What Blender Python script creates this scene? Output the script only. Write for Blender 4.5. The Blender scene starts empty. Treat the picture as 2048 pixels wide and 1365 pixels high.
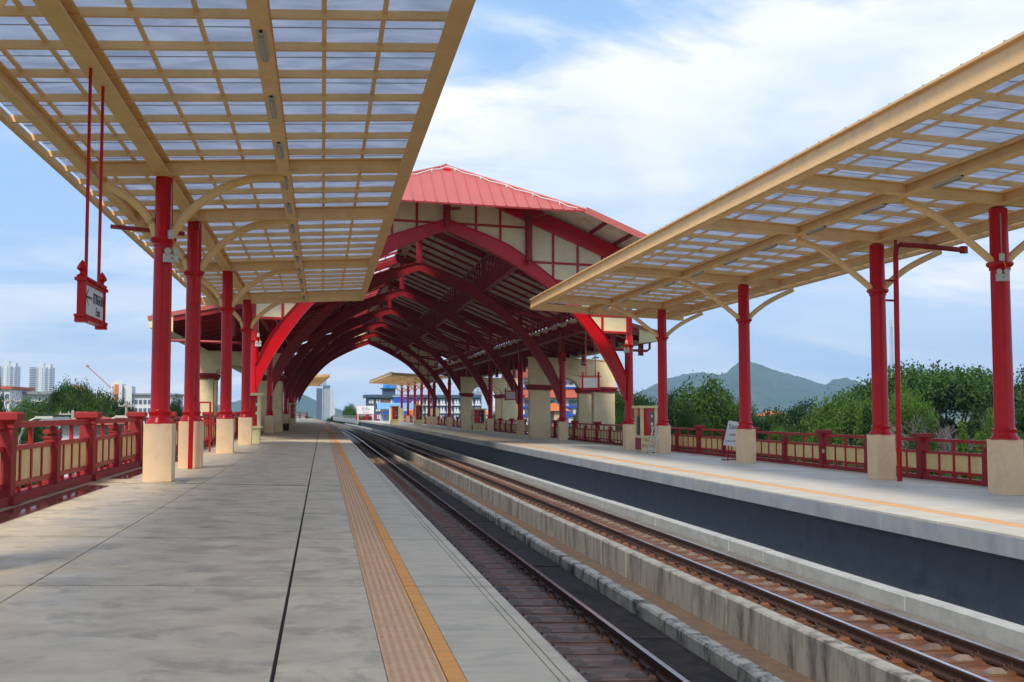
import bpy, bmesh, math, random
from mathutils import Vector, Matrix, Euler, noise
R=math.radians
random.seed(7)
scn=bpy.context.scene
COL=scn.collection

# ------------------------------------------------------------------ camera
EYE=1.7
F=2200.0
_ey=Vector((645-1024,-(824-682.5),-F)).normalized()
RHO=.0095
_ex=Vector((1,-RHO,0)); _ex.z=-(_ex.x*_ey.x+_ex.y*_ey.y)/_ey.z; _ex.normalize()
_ez=_ex.cross(_ey)
cam_d=bpy.data.cameras.new('camera'); cam=bpy.data.objects.new('camera',cam_d); COL.objects.link(cam)
# rows of world->camera are ex,ey,ez as columns
M=Matrix((( _ex.x,_ex.y,_ex.z),(_ey.x,_ey.y,_ey.z),(_ez.x,_ez.y,_ez.z)))
cam.matrix_world=Matrix.Translation((0,0,EYE)) @ M.to_4x4()
cam_d.sensor_width=36; cam_d.lens=F/2048*36; cam_d.clip_end=20000; cam_d.clip_start=.05
scn.camera=cam
def pix(px,py,Y):
    "point of the world seen at a photograph pixel, at distance Y along the track"
    v=M@Vector((px-1024,-(py-682.5),-F)); k=Y/v.y
    return Vector((v.x*k,Y,EYE+v.z*k))

# ------------------------------------------------------------------ exposure, world, sun
scn.view_settings.view_transform='Standard'; scn.view_settings.look='None'
scn.view_settings.exposure=0.66; scn.view_settings.gamma=1
scn.cycles.max_bounces=8; scn.cycles.transparent_max_bounces=12
SUN_EL,SUN_AZ=48,205     # azimuth: compass-like angle from +Y clockwise
w=bpy.data.worlds.new('World'); scn.world=w; w.use_nodes=True
nt=w.node_tree; nt.nodes.clear()
def N(t,**k):
    n=nt.nodes.new(t)
    for a,b in k.items(): setattr(n,a,b)
    return n
L=lambda a,b: nt.links.new(a,b)
sky=N('ShaderNodeTexSky'); sky.sky_type='NISHITA'; sky.sun_disc=False
sky.sun_elevation=R(SUN_EL); sky.sun_rotation=R(SUN_AZ); sky.air_density=1.0; sky.dust_density=.6; sky.ozone_density=1.5
tc=N('ShaderNodeTexCoord'); sep=N('ShaderNodeSeparateXYZ'); L(tc.outputs['Generated'],sep.inputs[0])
def math_(op,a,b=None,clamp=False):
    m=N('ShaderNodeMath',operation=op); m.use_clamp=clamp
    for i,v in enumerate((a,b)):
        if v is None: continue
        if isinstance(v,(int,float)): m.inputs[i].default_value=v
        else: L(v,m.inputs[i])
    return m.outputs[0]
# clouds lie on a high flat sheet: direction / elevation
zc=math_('MAXIMUM',sep.outputs['Z'],0.0); zd=math_('ADD',zc,0.22)
cx=math_('DIVIDE',sep.outputs['X'],zd); cy=math_('DIVIDE',sep.outputs['Y'],zd)
cmb=N('ShaderNodeCombineXYZ'); L(cx,cmb.inputs[0]); L(cy,cmb.inputs[1])
def nz(scale,detail,rough,dist,loc,rot=0,sc=(1,1,1)):
    mp=N('ShaderNodeMapping'); mp.inputs['Location'].default_value=loc; mp.inputs['Rotation'].default_value=(0,0,rot); mp.inputs['Scale'].default_value=sc
    L(cmb.outputs[0],mp.inputs[0]); n=N('ShaderNodeTexNoise'); n.inputs['Scale'].default_value=scale; n.inputs['Detail'].default_value=detail
    n.inputs['Roughness'].default_value=rough; n.inputs['Distortion'].default_value=dist; L(mp.outputs[0],n.inputs[0]); return n.outputs['Fac']
def ramp(fac,pts):
    r=N('ShaderNodeValToRGB'); cr=r.color_ramp
    cr.elements[0].position=pts[0][0]; cr.elements[0].color=pts[0][1]; cr.elements[1].position=pts[-1][0]; cr.elements[1].color=pts[-1][1]
    for p,c in pts[1:-1]:
        e=cr.elements.new(p); e.color=c
    L(fac,r.inputs[0]); return r.outputs[0]
g=lambda v:(v,v,v,1)
n1=nz(.75,10,.56,.7,(8.2,9.9,0),.5,(.8,1.1,1)); n2=nz(2.2,9,.60,.9,(9.3,4.2,0),-.2,(.55,1.3,1))
# a long bank of cloud crossing the sky overhead (a band along a great circle)
bd=N('ShaderNodeVectorMath',operation='DOT_PRODUCT'); L(tc.outputs['Generated'],bd.inputs[0])
_a=(pix(880,420,1)-Vector((0,0,EYE))).normalized(); _b=(pix(1720,110,1)-Vector((0,0,EYE))).normalized(); _n=_a.cross(_b).normalized()
bd.inputs[1].default_value=_n
bdv=math_('ADD',bd.outputs['Value'],math_('MULTIPLY',math_('SUBTRACT',n2,.5),.22))
band=ramp(math_('ABSOLUTE',bdv),[(0,g(1)),(.04,g(.85)),(.13,g(0))])
cl=math_('ADD',math_('MULTIPLY',n1,.62),math_('MULTIPLY',n2,.38))
cl=math_('ADD',cl,math_('MULTIPLY',band,.15))
cov=ramp(cl,[(.41,g(.0)),(.47,g(.15)),(.54,g(.55)),(.62,g(1))])
hz=ramp(sep.outputs['Z'],[(0,g(.62)),(.10,g(.42)),(.32,g(0))])   # paler towards the horizon
cov2=math_('MAXIMUM',cov,hz)
shade=ramp(n1,[(.38,(4.9,6.0,7.7,1)),(.58,(8.3,8.25,8.35,1))])
sb=N('ShaderNodeMixRGB',blend_type='MIX'); sb.inputs[0].default_value=.82
L(sky.outputs[0],sb.inputs[1]); sb.inputs[2].default_value=(2.45,4.45,7.6,1)
mx=N('ShaderNodeMixRGB'); L(cov2,mx.inputs[0]); L(sb.outputs[0],mx.inputs[1]); L(shade,mx.inputs[2])
bg=N('ShaderNodeBackground'); bg.inputs['Strength'].default_value=.09; L(mx.outputs[0],bg.inputs['Color'])
wo=N('ShaderNodeOutputWorld'); L(bg.outputs[0],wo.inputs['Surface'])
sd=bpy.data.lights.new('sun','SUN'); sun=bpy.data.objects.new('sun',sd); COL.objects.link(sun)
sd.energy=2.7; sd.angle=R(13); sd.color=(1,.91,.78)
_s=Vector((math.sin(R(SUN_AZ))*math.cos(R(SUN_EL)),math.cos(R(SUN_AZ))*math.cos(R(SUN_EL)),math.sin(R(SUN_EL))))
sun.rotation_euler=_s.to_track_quat('Z','Y').to_euler(); sun.location=(0,0,60)

# ------------------------------------------------------------------ materials
def mat(name,col,rough=.5,var=.12,scale=3.0,stretch=(1,1,1),bump=0.0,bscale=60,metal=0.0,spec=.5,grime=None,gscale=1.2,gamt=.5,coat=0,rvar=0.0,gedge=(.48,.68)):
    m=bpy.data.materials.new(name); m.use_nodes=True; t=m.node_tree; nn=t.nodes; b=nn['Principled BSDF']
    tc=nn.new('ShaderNodeTexCoord'); mp=nn.new('ShaderNodeMapping'); mp.inputs['Scale'].default_value=stretch
    t.links.new(tc.outputs['Object'],mp.inputs[0])
    geo=nn.new('ShaderNodeNewGeometry')
    mp2=nn.new('ShaderNodeMapping'); mp2.inputs['Scale'].default_value=stretch; t.links.new(geo.outputs['Position'],mp2.inputs[0])
    n=nn.new('ShaderNodeTexNoise'); n.inputs['Scale'].default_value=scale; n.inputs['Detail'].default_value=8; n.inputs['Roughness'].default_value=.62
    t.links.new(mp2.outputs[0],n.inputs[0])
    r=nn.new('ShaderNodeValToRGB'); e=r.color_ramp.elements
    e[0].position=.3; e[1].position=.7
    e[0].color=tuple(c*(1-var) for c in col[:3])+(1,); e[1].color=tuple(min(1,c*(1+var)) for c in col[:3])+(1,)
    t.links.new(n.outputs['Fac'],r.inputs[0]); out=r.outputs[0]
    if grime:
        n2=nn.new('ShaderNodeTexNoise'); n2.inputs['Scale'].default_value=gscale; n2.inputs['Detail'].default_value=10; n2.inputs['Roughness'].default_value=.7; n2.inputs['Distortion'].default_value=.4
        t.links.new(mp2.outputs[0],n2.inputs[0])
        r2=nn.new('ShaderNodeValToRGB'); r2.color_ramp.elements[0].position=gedge[0]; r2.color_ramp.elements[1].position=gedge[1]
        r2.color_ramp.elements[0].color=(0,0,0,1); r2.color_ramp.elements[1].color=(gamt,)*3+(1,)
        t.links.new(n2.outputs['Fac'],r2.inputs[0])
        mx=nn.new('ShaderNodeMixRGB'); t.links.new(r2.outputs[0],mx.inputs[0]); t.links.new(out,mx.inputs[1]); mx.inputs[2].default_value=tuple(grime)+(1,); out=mx.outputs[0]
    t.links.new(out,b.inputs['Base Color'])
    b.inputs['Roughness'].default_value=rough; b.inputs['Metallic'].default_value=metal; b.inputs['Specular IOR Level'].default_value=spec
    if coat: b.inputs['Coat Weight'].default_value=coat; b.inputs['Coat Roughness'].default_value=.12
    if rvar:
        mr=nn.new('ShaderNodeMapRange'); mr.inputs['From Min'].default_value=.35; mr.inputs['From Max'].default_value=.65; mr.inputs['To Min'].default_value=max(.05,rough-rvar); mr.inputs['To Max'].default_value=min(1,rough+rvar)
        n3=nn.new('ShaderNodeTexNoise'); n3.inputs['Scale'].default_value=scale*.6; n3.inputs['Detail'].default_value=6; t.links.new(mp2.outputs[0],n3.inputs[0])
        t.links.new(n3.outputs['Fac'],mr.inputs[0]); t.links.new(mr.outputs[0],b.inputs['Roughness'])
    if bump:
        nb=nn.new('ShaderNodeTexNoise'); nb.inputs['Scale'].default_value=bscale; nb.inputs['Detail'].default_value=5; t.links.new(mp2.outputs[0],nb.inputs[0])
        bp=nn.new('ShaderNodeBump'); bp.inputs['Strength'].default_value=bump; bp.inputs['Distance'].default_value=.02; t.links.new(nb.outputs['Fac'],bp.inputs['Height']); t.links.new(bp.outputs[0],b.inputs['Normal'])
    return m
MT={}
MT['cream_steel']=mat('cream_steel',(.88,.57,.26),.5,.07,1.5,bump=.05,bscale=25,grime=(.55,.35,.16),gscale=1.6,gamt=.35)
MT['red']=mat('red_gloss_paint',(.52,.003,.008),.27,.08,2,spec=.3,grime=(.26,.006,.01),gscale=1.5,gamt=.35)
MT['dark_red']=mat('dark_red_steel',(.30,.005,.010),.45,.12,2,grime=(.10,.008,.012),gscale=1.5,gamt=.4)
MT['fence_red']=mat('fence_red',(.31,.028,.028),.6,.12,4,spec=.25,bump=.12,bscale=60,grime=(.16,.02,.02),gamt=.4)
MT['fence_bright']=mat('fence_rail_red',(.42,.012,.015),.42,.1,4,spec=.35,grime=(.2,.02,.02),gamt=.3)
MT['plinth']=mat('peach_plinth',(.88,.63,.38),.75,.05,3,bump=.10,bscale=90,grime=(.62,.44,.28),gscale=1.6,gamt=.45)
MT['wall']=mat('cream_render',(.86,.68,.40),.8,.05,1.5,bump=.08,bscale=40,grime=(.42,.35,.2),gscale=.9,gamt=.35)
MT['infill']=mat('cream_infill_panel',(.76,.65,.42),.7,.06,2,grime=(.42,.37,.25),gscale=1.1,gamt=.3)
MT['panel']=mat('fence_slat_cream',(.82,.62,.27),.5,.1,6,grime=(.5,.36,.16),gamt=.3)
MT['roof_red']=mat('roof_red_metal',(.45,.105,.09),.5,.06,1.2,bump=.02,grime=(.45,.08,.08),gamt=.3)
MT['soffit']=mat('tan_sheet',(.85,.75,.58),.6,.12,.8,grime=(.26,.22,.17),gamt=.4)
MT['floor']=mat('polished_concrete',(.63,.52,.37),.52,.16,1.9,stretch=(.95,1.1,1),bump=.03,bscale=14,spec=.22,grime=(.39,.33,.24),gscale=1.6,gamt=.8,rvar=.14,gedge=(.50,.62))
MT['floor_edge']=mat('coping_concrete',(.58,.49,.36),.65,.12,3.5,stretch=(.6,1.5,1),bump=.08,bscale=70,grime=(.24,.24,.22),gscale=1.6,gamt=.5)
MT['floor_light']=mat('far_platform_concrete',(.56,.52,.43),.55,.10,.9,stretch=(.6,1.5,1),bump=.03,bscale=30,grime=(.33,.33,.31),gscale=.8,gamt=.6,rvar=.14)
MT['joint']=mat('joint_dark',(.035,.033,.03),.8)
MT['tactile']=mat('tactile_tile',(.72,.44,.25),.6,.10,5,bump=.06,grime=(.36,.27,.19),gscale=2,gamt=.5)
MT['tac_dot']=mat('tactile_bump_worn',(.56,.30,.14),.55,.15,8)
MT['orange']=mat('orange_line_paint',(.86,.35,.05),.5,.10,4,stretch=(.6,2,1),bump=.04,grime=(.50,.20,.05),gscale=2.5,gamt=.4)
MT['orange_worn']=mat('worn_orange_line',(.68,.36,.13),.6,.12,5,grime=(.5,.42,.3),gscale=1.2,gamt=.7)
MT['ledge']=mat('grimy_ledge',(.17,.15,.125),.85,.2,4,bump=.2,grime=(.08,.065,.05),gscale=2,gamt=.6)
MT['face']=mat('slab_face_concrete',(.33,.36,.38),.6,.16,2.2,stretch=(1,1,.5),bump=.08,bscale=30,grime=(.47,.45,.38),gscale=1.1,gamt=.45)
MT['darkwall']=mat('dark_wall_paint',(.15,.18,.21),.6,.15,1.2,bump=.04,bscale=12,grime=(.07,.09,.115),gamt=.6)
MT['kerb']=mat('weathered_kerb_concrete',(.42,.39,.33),.8,.14,4,stretch=(1,1,.7),bump=.25,bscale=40,grime=(.03,.03,.028),gscale=2.6,gamt=.95,gedge=(.47,.62))
MT['wallB']=mat('stained_wall_concrete',(.40,.37,.30),.8,.12,2.5,stretch=(1.6,1.6,.35),bump=.18,bscale=30,grime=(.07,.065,.055),gscale=1.9,gamt=.9,gedge=(.47,.66))
MT['kerb_clean']=mat('pale_kerb_concrete',(.42,.43,.40),.75,.10,3,bump=.12,bscale=40,grime=(.24,.24,.21),gscale=2.2,gamt=.5)
MT['slab_dark']=mat('oily_track_slab',(.036,.028,.023),.85,.35,4,spec=.2,bump=.2,bscale=25,grime=(.085,.065,.05),gscale=2,gamt=.5)
MT['dirt']=mat('rusty_drain_dirt',(.19,.115,.065),.9,.22,4,bump=.3,bscale=30,grime=(.13,.08,.05),gamt=.6)
MT['sleeper']=mat('rusty_sleeper',(.16,.060,.022),.45,.55,4,stretch=(.5,2,1),bump=.25,bscale=25,grime=(.035,.025,.022),gscale=2.5,gamt=.8,rvar=.15)
MT['pad']=mat('pale_sleeper_shoulder',(.17,.125,.09),.5,.4,8,bump=.2,grime=(.08,.05,.035),gamt=.7)
MT['pad_dark']=mat('dark_sleeper_shoulder',(.12,.075,.05),.4,.5,8,bump=.3,grime=(.04,.03,.025),gamt=.7)
MT['rail_side']=mat('rusty_rail_web',(.05,.022,.013),.55,.3,8,bump=.1)
MT['rail_top']=mat('worn_rail_head',(.72,.72,.76),.2,.15,10,metal=1.0)
MT['clip']=mat('rusty_clip_iron',(.055,.028,.018),.55,.5,20)
MT['drain']=mat('wet_brown_cover',(.085,.048,.045),.08,.15,3,spec=.8,bump=.01,bscale=6)
MT['white']=mat('sign_white',(.72,.74,.74),.4,.04,6)
MT['black']=mat('black_print',(.02,.02,.025),.5)
MT['lamp_body']=mat('lamp_grey_plastic',(.52,.52,.48),.4,.1,8)
MT['lamp_grey']=mat('lamp_diffuser_unlit',(.30,.31,.30),.25,.1,8)
MT['cabinet']=mat('cabinet_cream_green',(.78,.72,.38),.5,.06,3,grime=(.45,.43,.26),gamt=.3)
MT['fire_red']=mat('fire_cabinet_red',(.55,.008,.012),.25,.06,3,coat=.3)
MT['alu']=mat('ladder_aluminium',(.42,.44,.45),.4,.2,6,metal=.7)
MT['galv']=mat('galvanised_conduit',(.30,.31,.28),.5,.2,6,metal=.5)
MT['dark_glass']=mat('dark_glass',(.03,.045,.06),.08,.1,2,spec=.9)
MT['bwhite']=mat('white_building',(.62,.64,.66),.7,.06,.15)
MT['bdark']=mat('dark_tower_wall',(.09,.10,.15),.7,.08,.15)
MT['bgrey']=mat('grey_building',(.30,.33,.40),.7,.08,.15)
MT['bnavy']=mat('navy_building',(.045,.075,.13),.6,.08,.2)
MT['bbrown']=mat('brown_lattice',(.20,.10,.055),.7,.1,.5)
MT['bblue']=mat('bright_blue_paint',(.02,.08,.45),.5,.08,.4)
MT['sky_blue']=mat('pale_blue_awning',(.14,.33,.60),.45,.05,.4)
MT['tank_blue']=mat('blue_water_tank',(.02,.27,.72),.35,.08,.5)
MT['win']=mat('far_window',(.10,.13,.18),.2,.2,.3)
MT['tile_red']=mat('red_roof_tile',(.42,.085,.045),.7,.15,.8,bump=.2,bscale=6)
MT['tile_orange']=mat('orange_roof_tile',(.62,.17,.045),.7,.12,.8,bump=.2,bscale=6)
MT['tile_grey']=mat('grey_roof_tile',(.22,.24,.26),.7,.12,.8)
MT['peach_house']=mat('peach_house_wall',(.60,.40,.27),.8,.06,.5)
MT['teal']=mat('teal_wall',(.05,.30,.28),.6,.08,.5)
MT['pole']=mat('concrete_pole',(.36,.35,.32),.8,.1,2)
MT['wire']=mat('black_wire',(.03,.03,.03),.6)
MT['bark']=mat('bark',(.11,.085,.065),.9,.3,2,bump=.3,bscale=12)
MT['pale_bark']=mat('pale_grey_bark',(.17,.145,.135),.9,.25,2)
MT['tower_glass']=mat('tower_glass',(.05,.09,.16),.4,.1,.1)
MT['yellow']=mat('yellow_cloth',(.80,.45,.02),.6)
MT['viaduct']=mat('viaduct_concrete',(.34,.36,.36),.8,.1,.6,grime=(.22,.24,.24),gamt=.5)
def leafmat(name,c1,c2):
    m=bpy.data.materials.new(name); m.use_nodes=True; t=m.node_tree; nn=t.nodes; b=nn['Principled BSDF']; out=nn['Material Output']
    geo=nn.new('ShaderNodeNewGeometry'); oi=nn.new('ShaderNodeObjectInfo')
    n=nn.new('ShaderNodeTexNoise'); n.inputs['Scale'].default_value=.55; n.inputs['Detail'].default_value=5; t.links.new(geo.outputs['Position'],n.inputs[0])
    a=nn.new('ShaderNodeMath'); a.operation='ADD'; t.links.new(n.outputs['Fac'],a.inputs[0])
    s=nn.new('ShaderNodeMath'); s.operation='MULTIPLY_ADD'; t.links.new(oi.outputs['Random'],s.inputs[0]); s.inputs[1].default_value=.3; s.inputs[2].default_value=-.15
    t.links.new(s.outputs[0],a.inputs[1])
    r=nn.new('ShaderNodeValToRGB'); r.color_ramp.elements[0].position=.35; r.color_ramp.elements[1].position=.65
    r.color_ramp.elements[0].color=c1+(1,); r.color_ramp.elements[1].color=c2+(1,); t.links.new(a.outputs[0],r.inputs[0])
    t.links.new(r.outputs[0],b.inputs['Base Color']); b.inputs['Roughness'].default_value=.55; b.inputs['Specular IOR Level'].default_value=.3
    tr=nn.new('ShaderNodeBsdfTranslucent'); t.links.new(r.outputs[0],tr.inputs[0])
    ms=nn.new('ShaderNodeMixShader'); ms.inputs[0].default_value=.35; t.links.new(b.outputs[0],ms.inputs[1]); t.links.new(tr.outputs[0],ms.inputs[2]); t.links.new(ms.outputs[0],out.inputs['Surface'])
    return m
MT['leaf']=leafmat('leaf_mid_green',(.017,.050,.009),(.080,.165,.020))
MT['leaf_dark']=leafmat('leaf_dark_green',(.011,.036,.009),(.050,.12,.018))
MT['leaf_light']=leafmat('leaf_yellow_green',(.028,.075,.012),(.105,.20,.025))
def panemat():
    m=bpy.data.materials.new('translucent_roof_sheet'); m.use_nodes=True; t=m.node_tree; nn=t.nodes; nn.remove(nn['Principled BSDF']); out=nn['Material Output']
    geo=nn.new('ShaderNodeNewGeometry'); oi=nn.new('ShaderNodeObjectInfo')
    mp=nn.new('ShaderNodeMapping'); mp.inputs['Scale'].default_value=(.5,.9,1); t.links.new(geo.outputs['Position'],mp.inputs[0])
    n=nn.new('ShaderNodeTexNoise'); n.inputs['Scale'].default_value=1.1; n.inputs['Detail'].default_value=4; n.inputs['Distortion'].default_value=2.2; t.links.new(mp.outputs[0],n.inputs[0])
    r=nn.new('ShaderNodeValToRGB'); r.color_ramp.elements[0].position=.35; r.color_ramp.elements[0].color=(.33,.365,.44,1); r.color_ramp.elements[1].position=.68; r.color_ramp.elements[1].color=(.44,.47,.54,1); t.links.new(n.outputs['Fac'],r.inputs[0])
    tr=nn.new('ShaderNodeBsdfTranslucent'); t.links.new(r.outputs[0],tr.inputs[0])
    gl=nn.new('ShaderNodeBsdfGlossy'); gl.inputs['Roughness'].default_value=.12; gl.inputs[0].default_value=(.8,.85,.9,1)
    tp=nn.new('ShaderNodeBsdfTransparent'); tp.inputs[0].default_value=(.8,.88,.95,1)
    m1=nn.new('ShaderNodeMixShader'); m1.inputs[0].default_value=.12; t.links.new(tr.outputs[0],m1.inputs[1]); t.links.new(gl.outputs[0],m1.inputs[2])
    m2=nn.new('ShaderNodeMixShader'); m2.inputs[0].default_value=.14; t.links.new(m1.outputs[0],m2.inputs[1]); t.links.new(tp.outputs[0],m2.inputs[2])
    t.links.new(m2.outputs[0],out.inputs['Surface']); return m
MT['pane']=panemat()
def groundmat():
    return mat('ground_grass_and_earth',(.06,.10,.03),.95,.5,.05,bump=.2,bscale=2,grime=(.16,.15,.11),gscale=.02,gamt=.6)
MT['ground']=groundmat()

# ------------------------------------------------------------------ mesh builder
CANT=.03                       # the whole station leans 3% across the track, as built on a canted alignment
def S(x,y,z): return Vector((x,y,z-CANT*x))
def drift(y): return -1.35e-4*(y-105)**2 if y>105 else 0.0   # the line bends away to the left past the hall
class MB:
    def __init__(s,shear=True,curve=False): s.v=[];s.f=[];s.mi=[];s.mats=[];s.shear=shear;s.curve=curve;s.cur=0
    def m(s,name):
        if name not in s.mats: s.mats.append(name)
        s.cur=s.mats.index(name); return s
    def add(s,vs,fs):
        o=len(s.v); s.v+= [tuple(p) for p in vs]; s.f+=[tuple(i+o for i in f) for f in fs]; s.mi+=[s.cur]*len(fs); return s
    def box(s,x0,x1,y0,y1,z0,z1):
        return s.add([(x0,y0,z0),(x1,y0,z0),(x1,y1,z0),(x0,y1,z0),(x0,y0,z1),(x1,y0,z1),(x1,y1,z1),(x0,y1,z1)],
            [(0,3,2,1),(4,5,6,7),(0,1,5,4),(1,2,6,5),(2,3,7,6),(3,0,4,7)])
    def cbox(s,x,y,z,dx,dy,dz): return s.box(x-dx/2,x+dx/2,y-dy/2,y+dy/2,z,z+dz)
    def frus(s,x,y,z0,z1,a,b,a2=None,b2=None):
        "square frustum: half sizes a at z0, b at z1"
        a2=a2 or a; b2=b2 or b
        return s.add([(x-a,y-a2,z0),(x+a,y-a2,z0),(x+a,y+a2,z0),(x-a,y+a2,z0),(x-b,y-b2,z1),(x+b,y-b2,z1),(x+b,y+b2,z1),(x-b,y+b2,z1)],
            [(0,3,2,1),(4,5,6,7),(0,1,5,4),(1,2,6,5),(2,3,7,6),(3,0,4,7)])
    def beam(s,p,q,w,h,up=(0,0,1)):
        p,q=Vector(p),Vector(q); d=(q-p).normalized(); u=Vector(up); sd=d.cross(u)
        if sd.length<1e-4: sd=d.cross(Vector((0,1,0)))
        sd.normalize(); u=sd.cross(d); a=sd*w/2; b=u*h/2
        return s.add([p-a-b,p+a-b,p+a+b,p-a+b,q-a-b,q+a-b,q+a+b,q-a+b],[(0,1,2,3),(7,6,5,4),(0,4,5,1),(1,5,6,2),(2,6,7,3),(3,7,4,0)])
    def lathe(s,x,y,prof,n=20):
        vs=[];fs=[]
        for z,r in prof:
            for i in range(n): a=2*math.pi*i/n; vs.append((x+r*math.cos(a),y+r*math.sin(a),z))
        for k in range(len(prof)-1):
            for i in range(n): j=(i+1)%n; fs.append((k*n+i,k*n+j,(k+1)*n+j,(k+1)*n+i))
        fs.append(tuple(range(n-1,-1,-1))); fs.append(tuple((len(prof)-1)*n+i for i in range(n)))
        return s.add(vs,fs)
    def tube(s,pts,r,n=8,r2=None):
        pts=[Vector(p) for p in pts]; vs=[];fs=[]
        for k,p in enumerate(pts):
            d=(pts[min(k+1,len(pts)-1)]-pts[max(k-1,0)]).normalized()
            a=d.cross(Vector((0,0,1)) if abs(d.z)<.9 else Vector((0,1,0))).normalized(); b=d.cross(a)
            rr=r if r2 is None else r+(r2-r)*k/(len(pts)-1)
            for i in range(n): t=2*math.pi*i/n; vs.append(p+a*rr*math.cos(t)+b*rr*math.sin(t))
        for k in range(len(pts)-1):
            for i in range(n): j=(i+1)%n; fs.append((k*n+i,(k+1)*n+i,(k+1)*n+j,k*n+j))
        fs.append(tuple(range(n))); fs.append(tuple((len(pts)-1)*n+i for i in range(n-1,-1,-1)))
        return s.add(vs,fs)
    def prism(s,poly,y0,y1):
        "polygon in x,z extruded along y"
        n=len(poly); vs=[(x,y0,z) for x,z in poly]+[(x,y1,z) for x,z in poly]
        fs=[tuple(range(n)),tuple(range(2*n-1,n-1,-1))]+[(i,n+i,n+(i+1)%n,(i+1)%n) for i in range(n)]
        return s.add(vs,fs)
    def prismx(s,poly,x0,x1):
        "polygon in y,z extruded along x"
        n=len(poly); vs=[(x0,y,z) for y,z in poly]+[(x1,y,z) for y,z in poly]
        fs=[tuple(range(n-1,-1,-1)),tuple(range(n,2*n))]+[(i,(i+1)%n,n+(i+1)%n,n+i) for i in range(n)]
        return s.add(vs,fs)
    def sweep(s,prof,ys):
        "profile (x,z) carried along the list of y, following the bend of the line"
        n=len(prof); vs=[(x+drift(y),y,z) for y in ys for x,z in prof]; fs=[]
        for k in range(len(ys)-1):
            for i in range(n): j=(i+1)%n; fs.append((k*n+i,(k+1)*n+i,(k+1)*n+j,k*n+j))
        fs.append(tuple(range(n))); fs.append(tuple((len(ys)-1)*n+i for i in range(n-1,-1,-1)))
        return s.add(vs,fs)
    def mesh(s,name,origin=(0,0,0)):
        o=Vector(origin)
        me=bpy.data.meshes.new(name)
        vs=[((x,y,z-CANT*x) if s.shear else (x,y,z)) for x,y,z in s.v]
        me.from_pydata([(x-o.x,y-o.y,z-o.z) for x,y,z in vs],[],s.f)
        for n in s.mats: me.materials.append(MT[n])
        if len(s.mats)>1: me.polygons.foreach_set('material_index',s.mi)
        bm=bmesh.new(); bm.from_mesh(me); bmesh.ops.recalc_face_normals(bm,faces=bm.faces); bm.to_mesh(me); bm.free()
        return me
    def build(s,name,parent=None,smooth=False,origin=None,bevel=0):
        if origin is None: origin=parent.get('_o',(0,0,0)) if parent else (0,0,0)
        me=s.mesh(name,origin)
        o=bpy.data.objects.new(name,me); COL.objects.link(o)
        if parent: o.parent=parent
        else: o.location=origin
        if smooth:
            me.polygons.foreach_set('use_smooth',[True]*len(me.polygons)); me.set_sharp_from_angle(angle=R(35))
        if bevel:
            b=o.modifiers.new('bevel','BEVEL'); b.width=bevel; b.segments=2; b.limit_method='ANGLE'
        return o
def tag(o,label=None,cat=None,group=None,kind=None):
    for k,v in (('label',label),('category',cat),('group',group),('kind',kind)):
        if v: o[k]=v
    return o
def thing(name,loc,label,cat,group=None,rz=0,world=False,kind=None):
    "an Empty at the base of a thing; with world=True its parts are modelled in world coordinates"
    o=bpy.data.objects.new(name,None); COL.objects.link(o); o.empty_display_size=.2
    o.location=loc; o.rotation_euler.z=rz
    if world: o['_o']=tuple(loc)
    tag(o,label,cat,group,kind); return o
def copy_tree(o,parent=None):
    c=o.copy(); COL.objects.link(c); c.parent=parent
    for ch in o.children: copy_tree(ch,c)
    return c
def inst(name,me,parent,loc,rot=(0,0,0),sc=(1,1,1)):
    o=bpy.data.objects.new(name,me); COL.objects.link(o); o.parent=parent; o.location=loc; o.rotation_euler=rot; o.scale=sc; return o
def text(body,size,m,parent,loc,rot,name='lettering',ext=.002,align='CENTER',sx=1):
    c=bpy.data.curves.new(name,'FONT'); c.body=body; c.size=size; c.extrude=ext; c.align_x=align; c.align_y='CENTER'; c.resolution_u=3
    t=bpy.data.objects.new(name+'_tmp',c); COL.objects.link(t); dg=bpy.context.evaluated_depsgraph_get()
    me=bpy.data.meshes.new_from_object(t.evaluated_get(dg)); bpy.data.objects.remove(t); me.materials.clear(); me.materials.append(MT[m])
    o=bpy.data.objects.new(name,me); COL.objects.link(o); o.parent=parent; o.location=loc; o.rotation_euler=rot; o.scale=(sx,1,1); return o
ORD=['first','second','third','fourth','fifth','sixth','seventh','eighth','ninth','tenth','eleventh','twelfth','thirteenth','fourteenth','fifteenth','sixteenth','seventeenth','eighteenth']

#PART2
# lettering is made first, while the scene is small
def textmesh(body,size,m,ext=.003):
    c=bpy.data.curves.new('lettering','FONT'); c.body=body; c.size=size; c.extrude=ext; c.align_x='CENTER'; c.align_y='CENTER'; c.resolution_u=3
    t=bpy.data.objects.new('lettering_tmp',c); COL.objects.link(t); dg=bpy.context.evaluated_depsgraph_get()
    me=bpy.data.meshes.new_from_object(t.evaluated_get(dg)); bpy.data.objects.remove(t); me.materials.clear(); me.materials.append(MT[m]); return me
TX={'exit_th':textmesh('ทางออก',.30,'black'),'exit':textmesh('Exit',.20,'black'),'fhc':textmesh('FHC',.20,'fire_red'),'fhc_th':textmesh('ตู้ดับเพลิง',.22,'fire_red'),
    'huahin':textmesh('หัวหิน',1.0,'black'),'huahin_en':textmesh('HUA HIN',.45,'black'),'note1':textmesh('โปรด',.26,'black'),'note2':textmesh('งดเข้า',.16,'black'),'note3':textmesh('ขออภัยในความไม่สะดวก',.085,'black')}

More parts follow.
